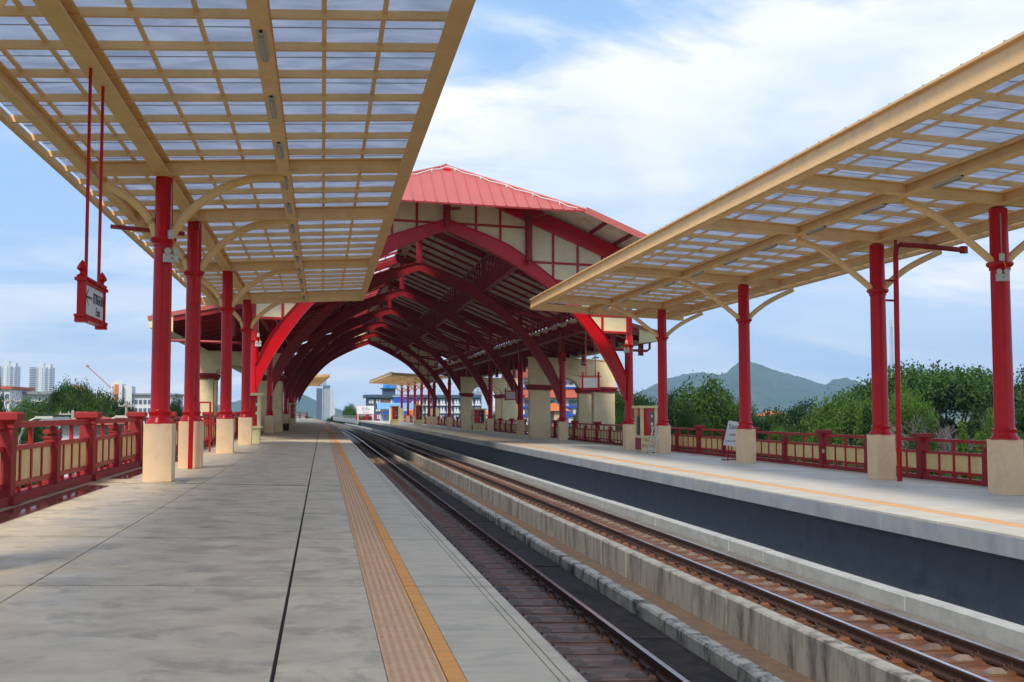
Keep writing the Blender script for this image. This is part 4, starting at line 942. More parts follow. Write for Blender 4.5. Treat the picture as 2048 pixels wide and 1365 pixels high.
PH={'round':(10,5.2),'dark':(10,5.2),'light':(10,5.2),'umbrella':(8.2,7.5),'cone':(9,2.2)}
def tree(px,pytop,Y,kind,wpx,label,group,var=0,dz=0):
    p=pix(px,pytop,Y); h=p.z-GZ; H,W=PH[kind]; lst=PROT[kind]; tm_,cm_=lst[var%len(lst)]
    t=thing('tree',(p.x,Y,GZ-dz),label,'tree',group,rz=rt.uniform(0,6.28))
    Wm=wpx/2/2200*math.hypot(p.x,Y); s=Wm/W; t.scale=(s,s,(h+dz)/H*1.0)
    inst('trunk',tm_,t,(0,0,0)); inst('crown',cm_,t,(0,0,0)); return t
G1='trees beyond the right platform'
TR=[(1262,752,100,'dark',130,'dark green round tree directly behind the right fire cabinet'),(1345,768,92,'dark',120,'dark leafy tree between the first two canopy columns after the hall'),(1425,755,84,'round',190,'tall mid green tree whose crown stands in front of the left hill shoulder'),
(1500,798,80,'round',110,'small green tree just right of the notice board column'),(1375,815,70,'round',130,'low green tree behind the fence between ladder and notice board'),(1610,790,88,'dark',200,'wide dark tree in front of the main hill slope'),(1575,822,70,'dark',150,'lower dark tree in front of the wide dark one'),
(1700,802,72,'umbrella',230,'flat spreading tree left of the drainpipe column',),(1890,742,78,'umbrella',420,'broad bright umbrella tree rising above the right fence'),(2040,732,70,'round',190,'tall tree behind the nearest right column at the picture edge'),(2120,745,60,'light',220,'light green tree cut by the right edge of the picture'),
(1985,800,56,'light',90,'bright yellow-green tree right of the leafless tree'),(1650,838,55,'round',150,'low bushy tree behind the big fence post left of the drainpipe'),(1770,828,52,'cone',90,'feathery narrow tree behind the drainpipe column'),(1850,850,48,'round',120,'low bush tree right under the leafless tree'),
(1925,855,46,'cone',80,'feathery small tree near the nearest right plinth'),(1735,820,58,'cone',90,'feathery dark young tree left of the drainpipe column'),(1545,850,58,'round',120,'low green bush tree behind the middle of the right fence'),(1460,850,60,'dark',120,'dark low bush tree behind the notice board'),(2020,850,44,'round',120,'low green bush tree at the right picture edge'),(1850,800,84,'dark',260,'dark dense tree right behind the leafless tree'),(1800,790,66,'umbrella',160,'flat-crowned tree seen through the gap beside the drainpipe'),
(1160,812,125,'round',60,'small green tree in front of the white building seen through the portal'),(1005,818,200,'light',45,'bright green tree seen through the farther portal'),(985,822,210,'round',40,'mid green tree left of the bright one in the farther portal')]
for i,a in enumerate(TR): tree(*a[:6],G1,i)
G2='trees beyond the left platform'
TL=[(248,803,105,'round',100,'dark rounded tree just right of the pointed tower'),(20,805,75,'round',70,'low green tree left of the lone tower block'),(50,797,100,'round',120,'mid green tree below the lone white tower block'),(185,800,110,'round',110,'mid green tree between rain tree and pointed tower'),(255,812,100,'round',90,'green tree at the foot of the white window building'),(-12,732,62,'dark',80,'dark tree cut by the left picture edge'),(10,792,90,'dark',110,'dark tree under the left tower block at the picture edge'),(95,795,120,'round',150,'mid green tree in front of the long white roof'),(60,808,80,'light',50,'bright clipped round tree behind the first fence post'),(152,776,100,'umbrella',130,'spreading rain tree left of the white pointed tower'),
(222,788,95,'round',110,'olive green tree in front of the white pointed tower'),(215,815,85,'round',80,'lower green tree below the pointed tower'),(120,812,88,'round',90,'rounded green tree behind the red roofs'),(352,785,120,'dark',60,'dark tree seen between the first two left columns'),(350,808,100,'round',50,'green tree below the dark one between the left columns'),(180,820,80,'round',90,'green tree beside the power pole'),(278,822,75,'light',50,'small light tree beside the largest left column'),(30,850,50,'round',70,'low bush tree seen through the top of the left fence'),(235,855,60,'round',70,'low green tree seen through the second fence bay'),(438,835,100,'light',40,'small tree seen between the left columns and the portal'),
(466,846,190,'round',30,'small green tree seen through the left portal arch')]
for i,a in enumerate(TL): tree(*a[:6],G2,i)
G3='trees beyond the far platform end'
for i,a in enumerate([(703,808,330,'round',42,'round green tree beside the yellow flag beyond the platform end'),(668,829,360,'dark',36,'low dark tree right of the grey hotel tower'),(730,825,340,'dark',36,'dark tree behind the station name board'),(690,832,400,'dark',40,'low dark bushes left of the round green tree'),(600,828,420,'dark',60,'dark low trees at the foot of the far hill')]): tree(*a[:6],G3,i)
# undergrowth as a mass
def thicket(name,regions,label):
    rnd=random.Random(77); m=MB(shear=False).m('leaf_dark'); cs=[]
    for (xa,xb,ya,yb_,h,n) in regions:
        for _ in range(n): cs.append((rnd.uniform(xa,xb),rnd.uniform(ya,yb_),GZ+rnd.uniform(.2,h),rnd.uniform(.9,1.9)))
    leafcloud(m,cs,26,.34,1.1,rnd); o=m.build(name); tag(o,label,'undergrowth',kind='stuff')
thicket('undergrowth',[(26,60,30,120,5.0,900),(60,110,60,180,6.5,700),(-60,-14,40,160,4.5,500)],'dense green undergrowth below the trees on both sides of the line')
# leafless tree with a domed net of pale twigs
def bare():
    p=pix(1885,780,60); h=p.z-GZ; t=thing('leafless_tree',(p.x,60,GZ),'leafless grey tree with a domed crown of twigs behind the right fence','tree')
    rnd=random.Random(5); tr=MB(shear=False).m('pale_bark'); tw=MB(shear=False).m('pale_bark')
    def grow(p,d,l,r,k):
        if k==0 or l<.12: return
        q=p+d*l; (tr if k>4 else tw).tube([p,(p+q)/2+Vector((rnd.uniform(-.05,.05),rnd.uniform(-.05,.05),0))*l,q],r,5 if k>4 else 3,r*.7)
        for _ in range(3 if k>1 else 2):
            nd=(d+Vector((rnd.uniform(-1,1),rnd.uniform(-1,1),rnd.uniform(-.35,.5)))*.62).normalized(); nd.z=max(nd.z,-.1)*(.75 if q.z>h*.7 else 1)
            if q.z>h*.93: nd.z=-abs(nd.z)*.3
            grow(q,nd.normalized(),l*rnd.uniform(.66,.85),r*.62,k-1)
    for a in (0,.9,1.8,2.7,3.6,4.5,5.4): grow(Vector((.1*math.cos(a),.1*math.sin(a),h*.50)),Vector((math.cos(a),math.sin(a),.55)).normalized(),h*.125,.11,7)
    tr.tube([(0,0,0),(.15,0,h*.25),(0,0,h*.52)],.26,8,.16)
    tr.build('trunk',t); tw.build('twigs',t)['kind']='stuff'
bare()

# hills
def hills(name,prof,Y0,foot,back,seed):
    m=MB(shear=False).m('hill'); rows=[]; n=14; vs=[];fs=[]
    px0,px1=prof[0][0],prof[-1][0]; K=int((px1-px0)/5)
    def py(x):
        for a,b_ in zip(prof[:-1],prof[1:]):
            if a[0]<=x<=b_[0]: return a[1]+(b_[1]-a[1])*(x-a[0])/(b_[0]-a[0])
    for j in range(n+1):
        f=j/n; Y=foot+(Y0-foot)*min(1,f/.7) if f<=.7 else Y0+(back-Y0)*(f-.7)/.3
        s=math.sin(min(1,f/.7)*math.pi/2)**.9 if f<=.7 else math.cos((f-.7)/.3*math.pi/2)
        for i in range(K+1):
            x=px0+(px1-px0)*i/K; p=pix(x,py(x),Y0); r=noise.noise(Vector((p.x*.006+seed,Y*.0028,0)))*.5+noise.noise(Vector((p.x*.02,Y*.01,seed)))*.25; hgt=(p.z-GZ)*s*(1+ (r*.8 if j!=int(n*.7) else 0)*(1-s*.85))+noise.noise(Vector((p.x*.06,Y*.05,3)))*5*(s>.1)
            vs.append((p.x*Y/Y0,Y,GZ-3+max(0,hgt+3)))
    for j in range(n):
        for i in range(K): a=j*(K+1)+i; fs.append((a,a+1,a+K+2,a+K+1))
    m.add(vs,fs); o=m.build(name,smooth=True); o['kind']='structure'
MT['hill']=mat('forested_hill',(.025,.06,.03),.95,.35,.02,bump=1.0,bscale=.12,grime=(.10,.11,.07),gscale=.006,gamt=.6)
hills('hills',[(1130,822),(1200,812),(1260,795),(1300,777),(1337,760),(1380,750),(1405,747),(1440,754),(1452,751),(1462,741),(1478,730),(1500,727),(1522,731),(1545,741),(1580,751),(1610,761),(1640,771),(1652,774),(1668,762),(1690,758),(1715,764),(1750,777),(1790,772),(1830,762),(1880,757),(1960,768),(2060,775),(2300,760)],3300,2200,4200,1)
hills('hills',[(430,812),(500,798),(560,788),(585,783),(600,786),(610,791),(622,797),(632,801),(645,806),(670,817),(700,826)],3600,2700,4400,7)

# ------------------------------------------------------------------ buildings
def bthing(name,pxa,pxb,pyt,Y,label,cat='building'):
    a=pix(pxa,pyt,Y); b_=pix(pxb,pyt,Y); t=thing(name,((a.x+b_.x)/2,Y,GZ),label,cat,world=True); return t,a.x,b_.x,(a.z+b_.z)/2
def B(m_,t,part,x0,x1,y0,y1,z0,z1): return MB(shear=False).m(m_).box(x0,x1,y0,y1,z0,z1).build(part,t)
def zpix(px,py,Y): return pix(px,py,Y).z
def winrow(t,x0,x1,y,z0,z1,n,part='window',matn='win',fr=.62,joined=False):
    w_=(x1-x0)/n; mm=MB(shear=False).m(matn)
    for i in range(n):
        xc=x0+w_*(i+.5)
        if joined: mm.box(xc-w_*fr/2,xc+w_*fr/2,y-.15,y+.1,z0,z1)
        else: B(matn,t,part,xc-w_*fr/2,xc+w_*fr/2,y-.12,y+.1,z0,z1)
    if joined: mm.build(part+'_row',t)['kind']='stuff'
# twin tower blocks on the left horizon
def condo(pxa,pxb,top,Y,label,floors,core):
    t,x0,x1,zt=bthing('tower_block',pxa,pxb,top,Y,label); w_=x1-x0
    B('bwhite',t,'body',x0+w_*.08,x1-w_*.08,Y,Y+22,GZ,zt); ct=zpix(pxa,core,Y); B('bwhite',t,'lift_core',x0+w_*.34,x0+w_*.62,Y-1,Y+14,GZ,ct)
    fh=(zt-GZ)/floors; sl=MB(shear=False).m('bwhite'); wd=MB(shear=False).m('win')
    for k in range(3,floors):
        z=GZ+fh*k
        for (a,b_,d) in ((0,.31,2.0),(.64,.80,1.2),(.82,1.0,2.2)):
            sl.box(x0+w_*a,x0+w_*b_,Y-d,Y,z,z+.9); wd.box(x0+w_*(a+.03),x0+w_*(b_-.02),Y-.25,Y+.1,z+1.0,z+fh-.25)
        wd.box(x0+w_*.345,x0+w_*.40,Y-1.2,Y-.9,z+1,z+2.2); wd.box(x0+w_*.54,x0+w_*.59,Y-1.2,Y-.9,z+1,z+2.2)
    sl.build('balconies',t)['kind']='stuff'; wd.build('windows',t)['kind']='stuff'
    B('bwhite',t,'roof_parapet',x0+w_*.62,x1-w_*.12,Y+1,Y+12,zt,zt+5)
condo(58,107,735,1750,'pale white tower block with many balconies standing alone on the left horizon',26,726)
condo(-12,37,733,1700,'pale white tower block partly hidden behind the tree at the left picture edge',26,722)
# long low white building
t,x0,x1,zt=bthing('white_building',22,132,786,240,'long low white building with a grey roof edge behind the left trees'); 
B('bwhite',t,'wall',x0,x1,240,262,GZ,zt-.35); B('tile_grey',t,'roof',x0-.8,x1+.8,239,263,zt-.34,zt+.25); winrow(t,x0+6,x1,240,zt-4.0,zt-2.0,10)
for x in (x0+20,x0+26): B('bwhite',t,'pillar',x,x+.8,239,239.9,GZ,zt-.4)
t,x0,x1,zt=bthing('white_building',-40,20,779,230,'small white building with dark windows at the left picture edge'); B('bwhite',t,'wall',x0,x1,230,246,GZ,zt); winrow(t,x0,x1,230,zt-2.8,zt-.9,6); B('tile_red',t,'roof',x0-.5,x1+.5,229.5,247,zt+.02,zt+.6)
# white building with pointed fin tower
Y=215; t,x0,x1,zt=bthing('white_building',252,345,783+8,Y,'white two-row window building with a pointed fin tower and brown stripe'); 
B('bwhite',t,'wall',x0,x1,Y,Y+16,GZ,zt); B('tile_grey',t,'roof_edge',x0,x1+.5,Y-.5,Y+16.5,zt+.01,zt+.35)
for py in (800,817): winrow(t,x0+.6,x1-.5,Y,zpix(270,py+8,Y),zpix(270,py,Y),9)
a=pix(226,768,Y).x; b_=pix(248,768,Y).x; zt2=zpix(237,768,Y); zap=zpix(237,760,Y); c_=(a+b_)/2
m=MB(shear=False).m('bwhite').add([(a,Y-2,GZ),(b_,Y-2,GZ),(b_,Y-2,zt2),(c_,Y-2,zap),(a,Y-2,zt2),(a,Y+2,GZ),(b_,Y+2,GZ),(b_,Y+2,zt2),(c_,Y+2,zap),(a,Y+2,zt2)],[(0,1,2,3,4),(9,8,7,6,5),(0,5,6,1),(1,6,7,2),(2,7,8,3),(3,8,9,4),(4,9,5,0)]); m.build('fin_tower',t)
B('tile_orange',t,'brown_stripe',c_-.35,c_+.35,Y-2.12,Y-2.0,GZ,zap-.9); B('dark_glass',t,'fin_window',c_+.5,c_+1.0,Y-2.1,Y-2,GZ+5,zt2-5.5)
B('bgrey',t,'fin_recess',a+.3,c_-.5,Y-2.06,Y-2,GZ+3,zt2-.5); B('bwhite',t,'side_tower',b_+.1,b_+1.6,Y-1,Y+3,GZ,zpix(250,773,Y))
t,x0,x1,zt=bthing('far_building',120,163,772,520,'distant flat roof with teal and salmon sections above the rain tree'); B('teal',t,'teal_section',x0,(x0+x1)/2,520,535,GZ,zt); B('peach_house',t,'salmon_section',(x0+x1)/2+.02,x1,520,535,GZ,zt-.2); B('tile_orange',t,'salmon_roof',(x0+x1)/2+.5,x1-1,521,534,zt-.19,zt+.3)
# crane boom
p=pix(229,783,430); q=pix(175,733,430); t=thing('crane',(p.x,430,GZ),'thin red crane boom leaning left above the white building','crane',world=True)
MB(shear=False).m('tile_red').beam(p,q,.35,.28).build('boom',t); MB(shear=False).m('tile_red').beam((p.x,430,GZ),p,.6,.6).build('mast',t); MB(shear=False).m('tile_red').cbox(q.x,430,q.z-.3,.9,.6,.7).build('boom_head',t)
# houses below on the left
def house(pxa,pxb,pyr,pye,Y,label,roof,wallm,depth=9,name='house',gable=False):
    a=pix(pxa,pyr,Y);b_=pix(pxb,pyr,Y);zr_=(a.z+b_.z)/2; ze=zpix((pxa+pxb)/2,pye,Y); t=thing(name,((a.x+b_.x)/2,Y,GZ),label,'house',world=True)
    x0,x1=a.x,b_.x; B(wallm,t,'wall',x0+.4,x1-.4,Y+.5,Y+depth-.5,GZ,ze-.01)
    if gable:
        xc=(x0+x1)/2; m=MB(shear=False).m(roof).add([(x0-.3,Y,ze-.1),(xc,Y,zr_),(x1+.3,Y,ze-.1),(x0-.3,Y+depth,ze-.1),(xc,Y+depth,zr_),(x1+.3,Y+depth,ze-.1)],[(0,1,4,3),(1,2,5,4),(0,2,1),(3,4,5),(0,3,5,2)])
        m.build('roof',t); MB(shear=False).m(wallm).add([(x0+.4,Y-.02,ze-.0),(x1-.4,Y-.02,ze-.0),(xc,Y-.02,zr_-.35)],[(0,1,2)]).build('gable_wall',t)
    else:
        m=MB(shear=False).m(roof).add([(x0-.3,Y,ze),(x1+.3,Y,ze),(x1+.3,Y+depth,ze),(x0-.3,Y+depth,ze),(x0+1.0,Y+depth/2,zr_),(x1-1.0,Y+depth/2,zr_)],[(0,1,5,4),(1,2,5),(2,3,4,5),(3,0,4),(0,3,2,1)]); m.build('roof',t)
        # tile courses
        for k in range(1,6):
            f=k/6; MB(shear=False).m(roof).beam((x0-.3+1.3*f,Y+depth/2*f-.02,ze+(zr_-ze)*f+.03),(x1+.3-1.3*f,Y+depth/2*f-.02,ze+(zr_-ze)*f+.03),.10,.06).build('tile_course',t)
    winrow(t,x0+.8,x1-.8,Y+.5,ze-2.4,ze-1.0,3); return t
house(103,205,832,850,57,'low house with a bright red tiled roof behind the left fence','tile_red','bwhite')
house(72,104,835,850,64,'small house with a grey gable roof left of the red roof','tile_grey','peach_house',6,gable=True)
house(200,262,846,862,88,'low house with a red roof right of the power pole','tile_red','bwhite')
house(78,140,872,890,62,'turquoise walled house seen through the first fence bay','tile_grey','teal')
house(1104,1137,806,822,150,'peach house with an orange roof seen through the nearer portal','tile_orange','peach_house')
house(1345,1400,838,850,110,'white walled house glimpsed behind the right trees','tile_grey','bwhite')
house(1452,1500,815,829,150,'house with an orange roof between trees below the hill','tile_orange','peach_house')
house(1555,1585,822,832,150,'small orange roof glimpsed between dark trees under the hill','tile_orange','bwhite')
house(430,458,824,836,160,'small house with an orange roof seen between the left columns','tile_orange','peach_house')
house(947,980,819,830,330,'low orange roofed building seen through the farther portal','tile_orange','peach_house')
# poles, wires and street lamps
def pole(px,pyt,Y,label,arm=1.7):
    p=pix(px,pyt,Y); t=thing('power_pole',(p.x,Y,GZ),label,'power pole','concrete power poles on the left',world=True)
    MB(shear=False).m('pole').frus(p.x,Y,GZ,p.z,.13,.08).build('shaft',t); MB(shear=False).m('pole').box(p.x-arm/2,p.x+arm/2,Y-.05,Y+.05,p.z-.30,p.z-.2).build('crossarm',t)
    for s in (-.9,-.3,.3,.9): MB(shear=False).m('lamp_body').cbox(p.x+s*arm/2,Y,p.z-.2,.06,.06,.12).build('insulator',t)
    return p
P1=pole(146,821,75,'concrete power pole with a crossarm behind the second fence post'); P2=pole(22,795,82,'concrete power pole with palm-like top near the left picture edge',1.4); P3=pole(253,806,90,'concrete power pole in front of the pointed tower',1.2)
for (a,b_,l) in ((P2,P1,'dark power line sagging from the left picture edge to the middle pole'),(P1,P3,'dark power line sagging from the middle pole to the farther pole')):
    pts=[a.lerp(b_,i/12)+Vector((0,0,-.2-1.0*math.sin(math.pi*i/12)*.5)) for i in range(13)]
    t=tag(MB(shear=False).m('wire').tube(pts,.03,4).build('power_line'),l,'cable')
def lamp(px,py,Y,L_,label):
    p=pix(px,py,Y); t=thing('street_lamp',(p.x,Y,GZ),label,'street lamp','street lamps below the left platform',world=True)
    MB(shear=False).m('galv').tube([(p.x,Y,GZ),(p.x,Y,p.z-.9),(p.x+.15,Y,p.z-.5),(p.x+L_*.6,Y,p.z-.1),(p.x+L_,Y,p.z+.05)],.07,6).build('pole',t); MB(shear=False).m('lamp_body').cbox(p.x+L_+.3,Y,p.z-.0,.8,.25,.12).build('lamp_head',t)
lamp(113,837,60,1.3,'curved grey street lamp in front of the red roof'); lamp(40,838,56,.8,'grey street lamp behind the first fence post'); lamp(200,836,62,.9,'grey street lamp left of the third fence post')
# distant hotel tower
Y=1500; t,x0,x1,zt=bthing('hotel_tower',633,668,777,Y,'tall grey-blue hotel tower with a stepped white side seen through the arch'); w_=x1-x0
B('bdark',t,'dark_wing',x0,x0+w_*.34,Y,Y+20,GZ,zt); B('bwhite',t,'fin',x0+w_*.34,x0+w_*.37,Y-2,Y+20,GZ,zt+3)
B('tower_glass',t,'glass_wing',x0+w_*.37,x0+w_*.78,Y+1,Y+20,GZ,zt+4); fl=30; fh=(zt-GZ)/fl; lines=MB(shear=False).m('bwhite'); wn=MB(shear=False).m('win')
for k in range(fl):
    z=GZ+fh*k; lines.box(x0+w_*.37,x0+w_*.78,Y+.6,Y+1,z,z+.6); wn.box(x0+.6,x0+w_*.32,Y-.3,Y,z+.7,z+fh-.5)
    st=.98+.10*(1-k/fl)+(.02 if (k//5)%2 else 0); lines.box(x0+w_*.78,x0+w_*st,Y-1,Y+16,z,z+1.1); wn.box(x0+w_*.80,x0+w_*(st-.02),Y+.5,Y+15,z+1.1,z+fh)
for k in range(9): lines.box(x0+w_*(.37+.045*k),x0+w_*(.375+.045*k),Y+.5,Y+1.1,GZ,zt+3)
lines.build('floor_bands',t)['kind']='stuff'; wn.build('windows',t)['kind']='stuff'
B('bgrey',t,'roof_slab',x0-w_*.03,x0+w_*.40,Y-2,Y+22,zt+3.1,zt+5); B('bgrey',t,'roof_block',x0+w_*.14,x0+w_*.56,Y+2,Y+16,zt+5.1,zt+11); MB(shear=False).m('bgrey').lathe(x0+w_*.25,Y+8,[(zt+11,4.2),(zt+18,4.2)],14).build('round_tank_house',t); B('bwhite',t,'plant_room',x0+w_*.36,x0+w_*.55,Y+3,Y+12,zt+11.1,zt+16)
# navy building with blue tanks
Y=430; t,x0,x1,zt=bthing('navy_building',735,962,790,Y,'long navy blue building with white balconies and blue roof tanks'); 
B('bnavy',t,'wall',x0,x1,Y,Y+16,GZ,zt-1.2); B('bnavy',t,'roof_slab',x0-1.2,x1,Y-1.2,Y+17,zt-1.18,zt)
n=16; w_=(x1-x0)/n
for k in range(5):
    z1=zt-1.5-k*3.0
    for i in range(n):
        if i==2 : continue
        a=x0+w_*i
        B('bwhite',t,'window',a+w_*.2,a+w_*.8,Y-.15,Y+.05,z1-1.9,z1-.3); B('dark_glass',t,'pane',a+w_*.46,a+w_*.54,Y-.2,Y-.151,z1-1.8,z1-.4)
        if i>3: B('bwhite',t,'balcony',a+w_*.1,a+w_*.9,Y-1.2,Y-.2,z1-2.75,z1-2.0)
B('bbrown',t,'lattice_panel',x0+w_*1.95,x0+w_*3.0,Y-.3,Y-.01,zt-8.5,zt-1.3)
a=pix(767,778,Y);b_=pix(791,778,Y); B('bnavy',t,'stair_tower',a.x,b_.x,Y+1,Y+10,zt+.01,a.z); B('bnavy',t,'tower_roof',a.x-.8,b_.x+.8,Y,Y+11,a.z+.01,a.z+.35); B('dark_glass',t,'tower_window',b_.x-1.3,b_.x-.6,Y+.85,Y+1,zt+.8,zt+1.7)
for i in range(4): MB(shear=False).m('tank_blue').lathe(a.x+.8+i*1.25,Y+3+(i%2)*2,[(a.z+.36,.85),(a.z+1.6,.85),(a.z+1.95,.6),(a.z+2.1,.15)],12).build('water_tank',t)
for i in range(18): B('galv',t,'roof_rail_post',b_.x+2+i*1.9,b_.x+2.06+i*1.9,Y+.5,Y+.56,zt+.01,zt+1.3)
MB(shear=False).m('galv').beam((b_.x+1,Y+.5,zt+1.3),(x1,Y+.5,zt+1.3),.06,.06).build('roof_rail',t)
Y=380; t,x0,x1,zt=bthing('blue_building',787,834,799,Y,'bright blue roofed building with orange wall edge behind the pale blue awning'); B('bwhite',t,'wall',x0+.3,x1-.3,Y,Y+12,GZ,zt-1.5); 
MB(shear=False).m('bblue').add([(x0,Y-1,zt-2.3),(x1,Y-1,zt-.2),(x1,Y+12,zt-.2),(x0,Y+12,zt-2.3),(x0,Y-1,zt-1.2),(x1,Y-1,zt+.3),(x1,Y+12,zt+.3),(x0,Y+12,zt-1.2)],[(0,3,2,1),(4,5,6,7),(0,1,5,4),(1,2,6,5),(2,3,7,6),(3,0,4,7)]).build('slanting_roof',t)
B('bblue',t,'blue_parapet',x0,x1-4,Y-.6,Y-.2,zt-1.1,zt+.9); B('bwhite',t,'white_cap',x0-.3,x1-3,Y-.8,Y-.0,zt+.92,zt+1.2); B('tile_orange',t,'orange_end_wall',x1-1.4,x1,Y-1.4,Y-1.02,GZ,zt-.6)
Y=300; t,x0,x1,zt=bthing('awning',754,831,806,Y,'long pale blue curved awning roof beyond the right platform fence','awning'); z0=zpix(790,818,Y)
m=MB(shear=False).m('sky_blue'); prof=[(Y+6,z0),(Y+5,zt-.3),(Y+3,zt),(Y+1,zt-.2),(Y-.5,(zt+z0)/2),(Y-1.2,z0)]; m.prismx(prof+[(y-.0,z-.12) for y,z in reversed(prof)],x0,x1); m.build('curved_roof',t)
B('bblue',t,'blue_beam',x0+1.5,x1-.8,Y-1,Y-.8,z0-1.4,z0-.55); 
for i in range(5): B('bblue',t,'post',x0+2+i*(x1-x0-4)/4,x0+2.2+i*(x1-x0-4)/4,Y-.9,Y-.7,GZ,z0-.1)
B('bwhite',t,'white_back_wall',x0+1,x1-1,Y+4,Y+4.3,GZ,z0-1.3); B('tile_orange',t,'orange_end_panel',x1-1.6,x1-.6,Y-1.25,Y-1.05,GZ,z0-.3)
# cream plates and red panel by the right far fence
for (px,pyt,w_,l,mm) in ((793,817,1.3,'blank cream panel rising behind the far right fence','cabinet'),(867,817,1.0,'second blank cream panel behind the distant canopy columns','cabinet')):
    p=pix(px,pyt,200); t=thing('cream_panel',(p.x,200,-.5),l,'panel',world=True); B(mm,t,'plate',p.x-w_,p.x+w_,200,200.2,0,p.z); B(mm,t,'post',p.x-.1,p.x+.1,200.21,200.3,-1,p.z-.1)
# flags and mast
p=pix(747,810,262); t=thing('flagpole',(p.x,262,GZ),'flagpole flying the red, white and blue striped flag by the name board','flag',world=True); MB(shear=False).m('galv').tube([(p.x,262,GZ),(p.x,262,p.z+1.2)],.06,6).build('pole',t)
for k,(mm,z) in enumerate((('fire_red',1.0),('bwhite',.85),('bblue',.55),('bwhite',.25),('fire_red',.1))):
    hh=[.14,.14,.28,.28,.14][k]; zz=p.z-.25-[0,.14,.28,.56,.70][k]
    MB(shear=False).m(mm).add([(p.x-.05,262,zz),(p.x-.5,262.15,zz+.03),(p.x-.95,261.95,zz),(p.x-.95,261.95,zz-hh),(p.x-.5,262.15,zz-hh+.03),(p.x-.05,262,zz-hh)],[(0,1,4,5),(1,2,3,4)]).build('stripe',t)
p=pix(716,812,300); t=thing('flagpole',(p.x,300,GZ),'small yellow flag beside the round green tree','flag',world=True); MB(shear=False).m('galv').tube([(p.x,300,GZ),(p.x,300,p.z+.2)],.05,6).build('pole',t); MB(shear=False).m('yellow').add([(p.x,300,p.z),(p.x+1,300.1,p.z+.1),(p.x+1.05,300,p.z-.7),(p.x,300,p.z-.6)],[(0,1,2,3)]).build('flag',t)
def mast(px,pyt,Y,w_,label):
    p=pix(px,pyt,Y); t=thing('telecom_mast',(p.x,Y,GZ),label,'mast',world=True); m=MB(shear=False).m('galv')
    for sx in (-1,1):
        for sy in (-1,1): m.beam((p.x+sx*w_,Y+sy*w_,GZ),(p.x+sx*w_*.5,Y+sy*w_*.5,p.z),w_*.16,w_*.16)
    n=int((p.z-GZ)/(w_*3)); 
    for k in range(n):
        z=GZ+(p.z-GZ)*k/n; z2=GZ+(p.z-GZ)*(k+1)/n; f=1-.5*k/n; m.beam((p.x-w_*f,Y-w_*f,z),(p.x+w_*f,Y-w_*f,z2),w_*.12,w_*.12); m.beam((p.x-w_*f,Y-w_*f,z),(p.x+w_*f,Y-w_*f,z),w_*.12,w_*.12)
    m.build('lattice',t); a=MB(shear=False).m('bwhite')
    for k in (-1,0,1): a.cbox(p.x+k*w_,Y-w_,p.z-2.2,w_*.4,w_*.4,2)
    a.build('antennas',t)
mast(710,811,560,.7,'grey telecom mast above the round green tree'); mast(1782,640,330,.55,'thin lattice mast seen in the gap beside the right drainpipe')
# towers seen through the farther portal and between columns
def block(pxa,pxb,pyt,Y,matn,label,fl,n,name='tower_block'):
    t,x0,x1,zt=bthing(name,pxa,pxb,pyt,Y,label); B(matn,t,'body',x0,x1,Y,Y+18,GZ,zt); fh=(zt-GZ)/fl; w2=MB(shear=False).m('bwhite'); 
    for k in range(fl):
        for i in range(n): a=x0+(x1-x0)*(i+.25)/n; w2.box(a,a+(x1-x0)/n*.5,Y-.3,Y,GZ+fh*k+1,GZ+fh*k+fh*.6)
    w2.build('windows',t)['kind']='stuff'; B(matn,t,'roof_house',x0+(x1-x0)*.2,x1-(x1-x0)*.5,Y+2,Y+9,zt+.01,zt+2.5); return t
block(946,954,784,900,'bgrey','left half of the slim grey twin tower seen through the farther portal',18,3); block(955,964,783,906,'bgrey','right half of the slim grey twin tower seen through the farther portal',18,3)
block(985,1002,807,500,'bwhite','low pale block with balconies seen through the farther portal',5,4); 
# white hotel with blue bands and red roofs behind the nearer portal
Y=190; t,x0,x1,zt=bthing('white_hotel',1040,1205,757,Y,'white hotel with bright blue bands and dusty red roofs behind the portal'); 
B('bwhite',t,'wall',x0,x1,Y,Y+16,GZ,zt); z=lambda py: zpix(1120,py,Y)
MB(shear=False).m('tile_red').add([(x0-.5,Y-1,z(796)),(x1+.5,Y-1,z(796)),(x1+.5,Y-.05,z(777)),(x0-.5,Y-.05,z(777)),(x0-.5,Y-.02,z(797)),(x1+.5,Y-.02,z(797))],[(0,1,2,3),(0,4,5,1),(0,3,4),(1,5,2),(3,2,5,4)]).build('lower_roof',t)
B('tile_red',t,'top_roof',x0-.5,x1+.5,Y-1,Y+17,zt+.01,zt+1.6)
for py in (774,812,829): B('bblue',t,'blue_band',x0,x1,Y-.35,Y-.01 if py>780 else Y-.06,z(py)-.35,z(py))
for i in range(4): B('bblue',t,'blue_post',x0+2.5+i*5.6,x0+2.9+i*5.6,Y-.5,Y-.36,GZ,z(812)-.4)
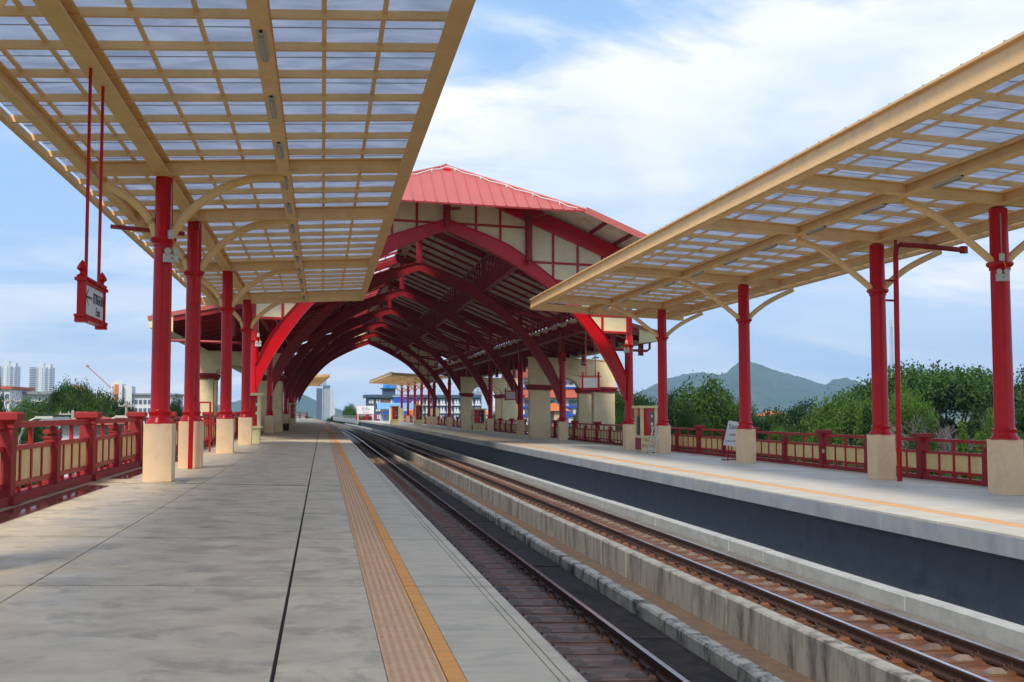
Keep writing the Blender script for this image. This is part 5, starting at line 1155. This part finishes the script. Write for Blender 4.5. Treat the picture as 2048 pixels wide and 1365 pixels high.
winrow(t,x0+.5,x1-.5,Y,z(769),z(764),12); winrow(t,x0+.5,x1-.5,Y-.02,z(811),z(801),7,fr=.7); winrow(t,x0+.5,x1-.5,Y,z(828),z(817),9,fr=.6)
# grey wall block visible below the left portal and viaduct beyond the station
m=MB().m('viaduct')
for xo in (-.9,11.4):
    for (w_,za,zb_) in ((.3,-.9,.25),): m.sweep([(xo,za),(xo+w_,za),(xo+w_,zb_),(xo,zb_)],[262,275,290,305,320,335,350])
m.sweep([(-1.2,-3.2),(12,-3.2),(12,-1.7),(-1.2,-1.7)],[262,275,290,305,320,335,350]); o=m.build('viaduct'); o['kind']='structure'
for xo,l in ((-.8,'grey metal railing along the left edge of the viaduct beyond the station'),(11.5,'grey metal railing along the right edge of the viaduct beyond the station')):
    t=thing('railing',S(xo,262,.3),l,'railing',world=True)
    for z in (.55,.9): MB().m('galv').sweep([(xo,z),(xo+.06,z),(xo+.06,z+.06),(xo,z+.06)],[262,275,290,305,320,335,350]).build('rail',t)
    for k in range(36): y=262.5+k*2.4; MB().m('galv').cbox(xo+.03+drift(y),y,.25,.07,.07,.75).build('post',t)
# piers and deck under the station
m=MB().m('viaduct').box(-5.6,21.1,-4,255,-3.0,-1.92); o=m.build('station_deck'); o['kind']='structure'
for k in range(14):
    for x in (0,15): o=MB().m('viaduct').frus(x,8+k*18,GZ-1,-3.0,1.0,1.2); o=o.build('deck_pier'); o['kind']='structure'
# air
def haze():
    m=bpy.data.materials.new('haze'); m.use_nodes=True; t=m.node_tree; t.nodes.remove(t.nodes['Principled BSDF']); v=t.nodes.new('ShaderNodeVolumePrincipled')
    v.inputs['Color'].default_value=(.44,.70,1,1); v.inputs['Density'].default_value=.00015; v.inputs['Anisotropy'].default_value=0
    t.links.new(v.outputs[0],t.nodes['Material Output'].inputs['Volume']); MT['haze']=m
    o=MB(shear=False).m('haze').box(-5100,5100,-700,5500,GZ-3,330).build('haze'); o['kind']='stuff'; o['label']='thin bluish haze of the air'
haze()
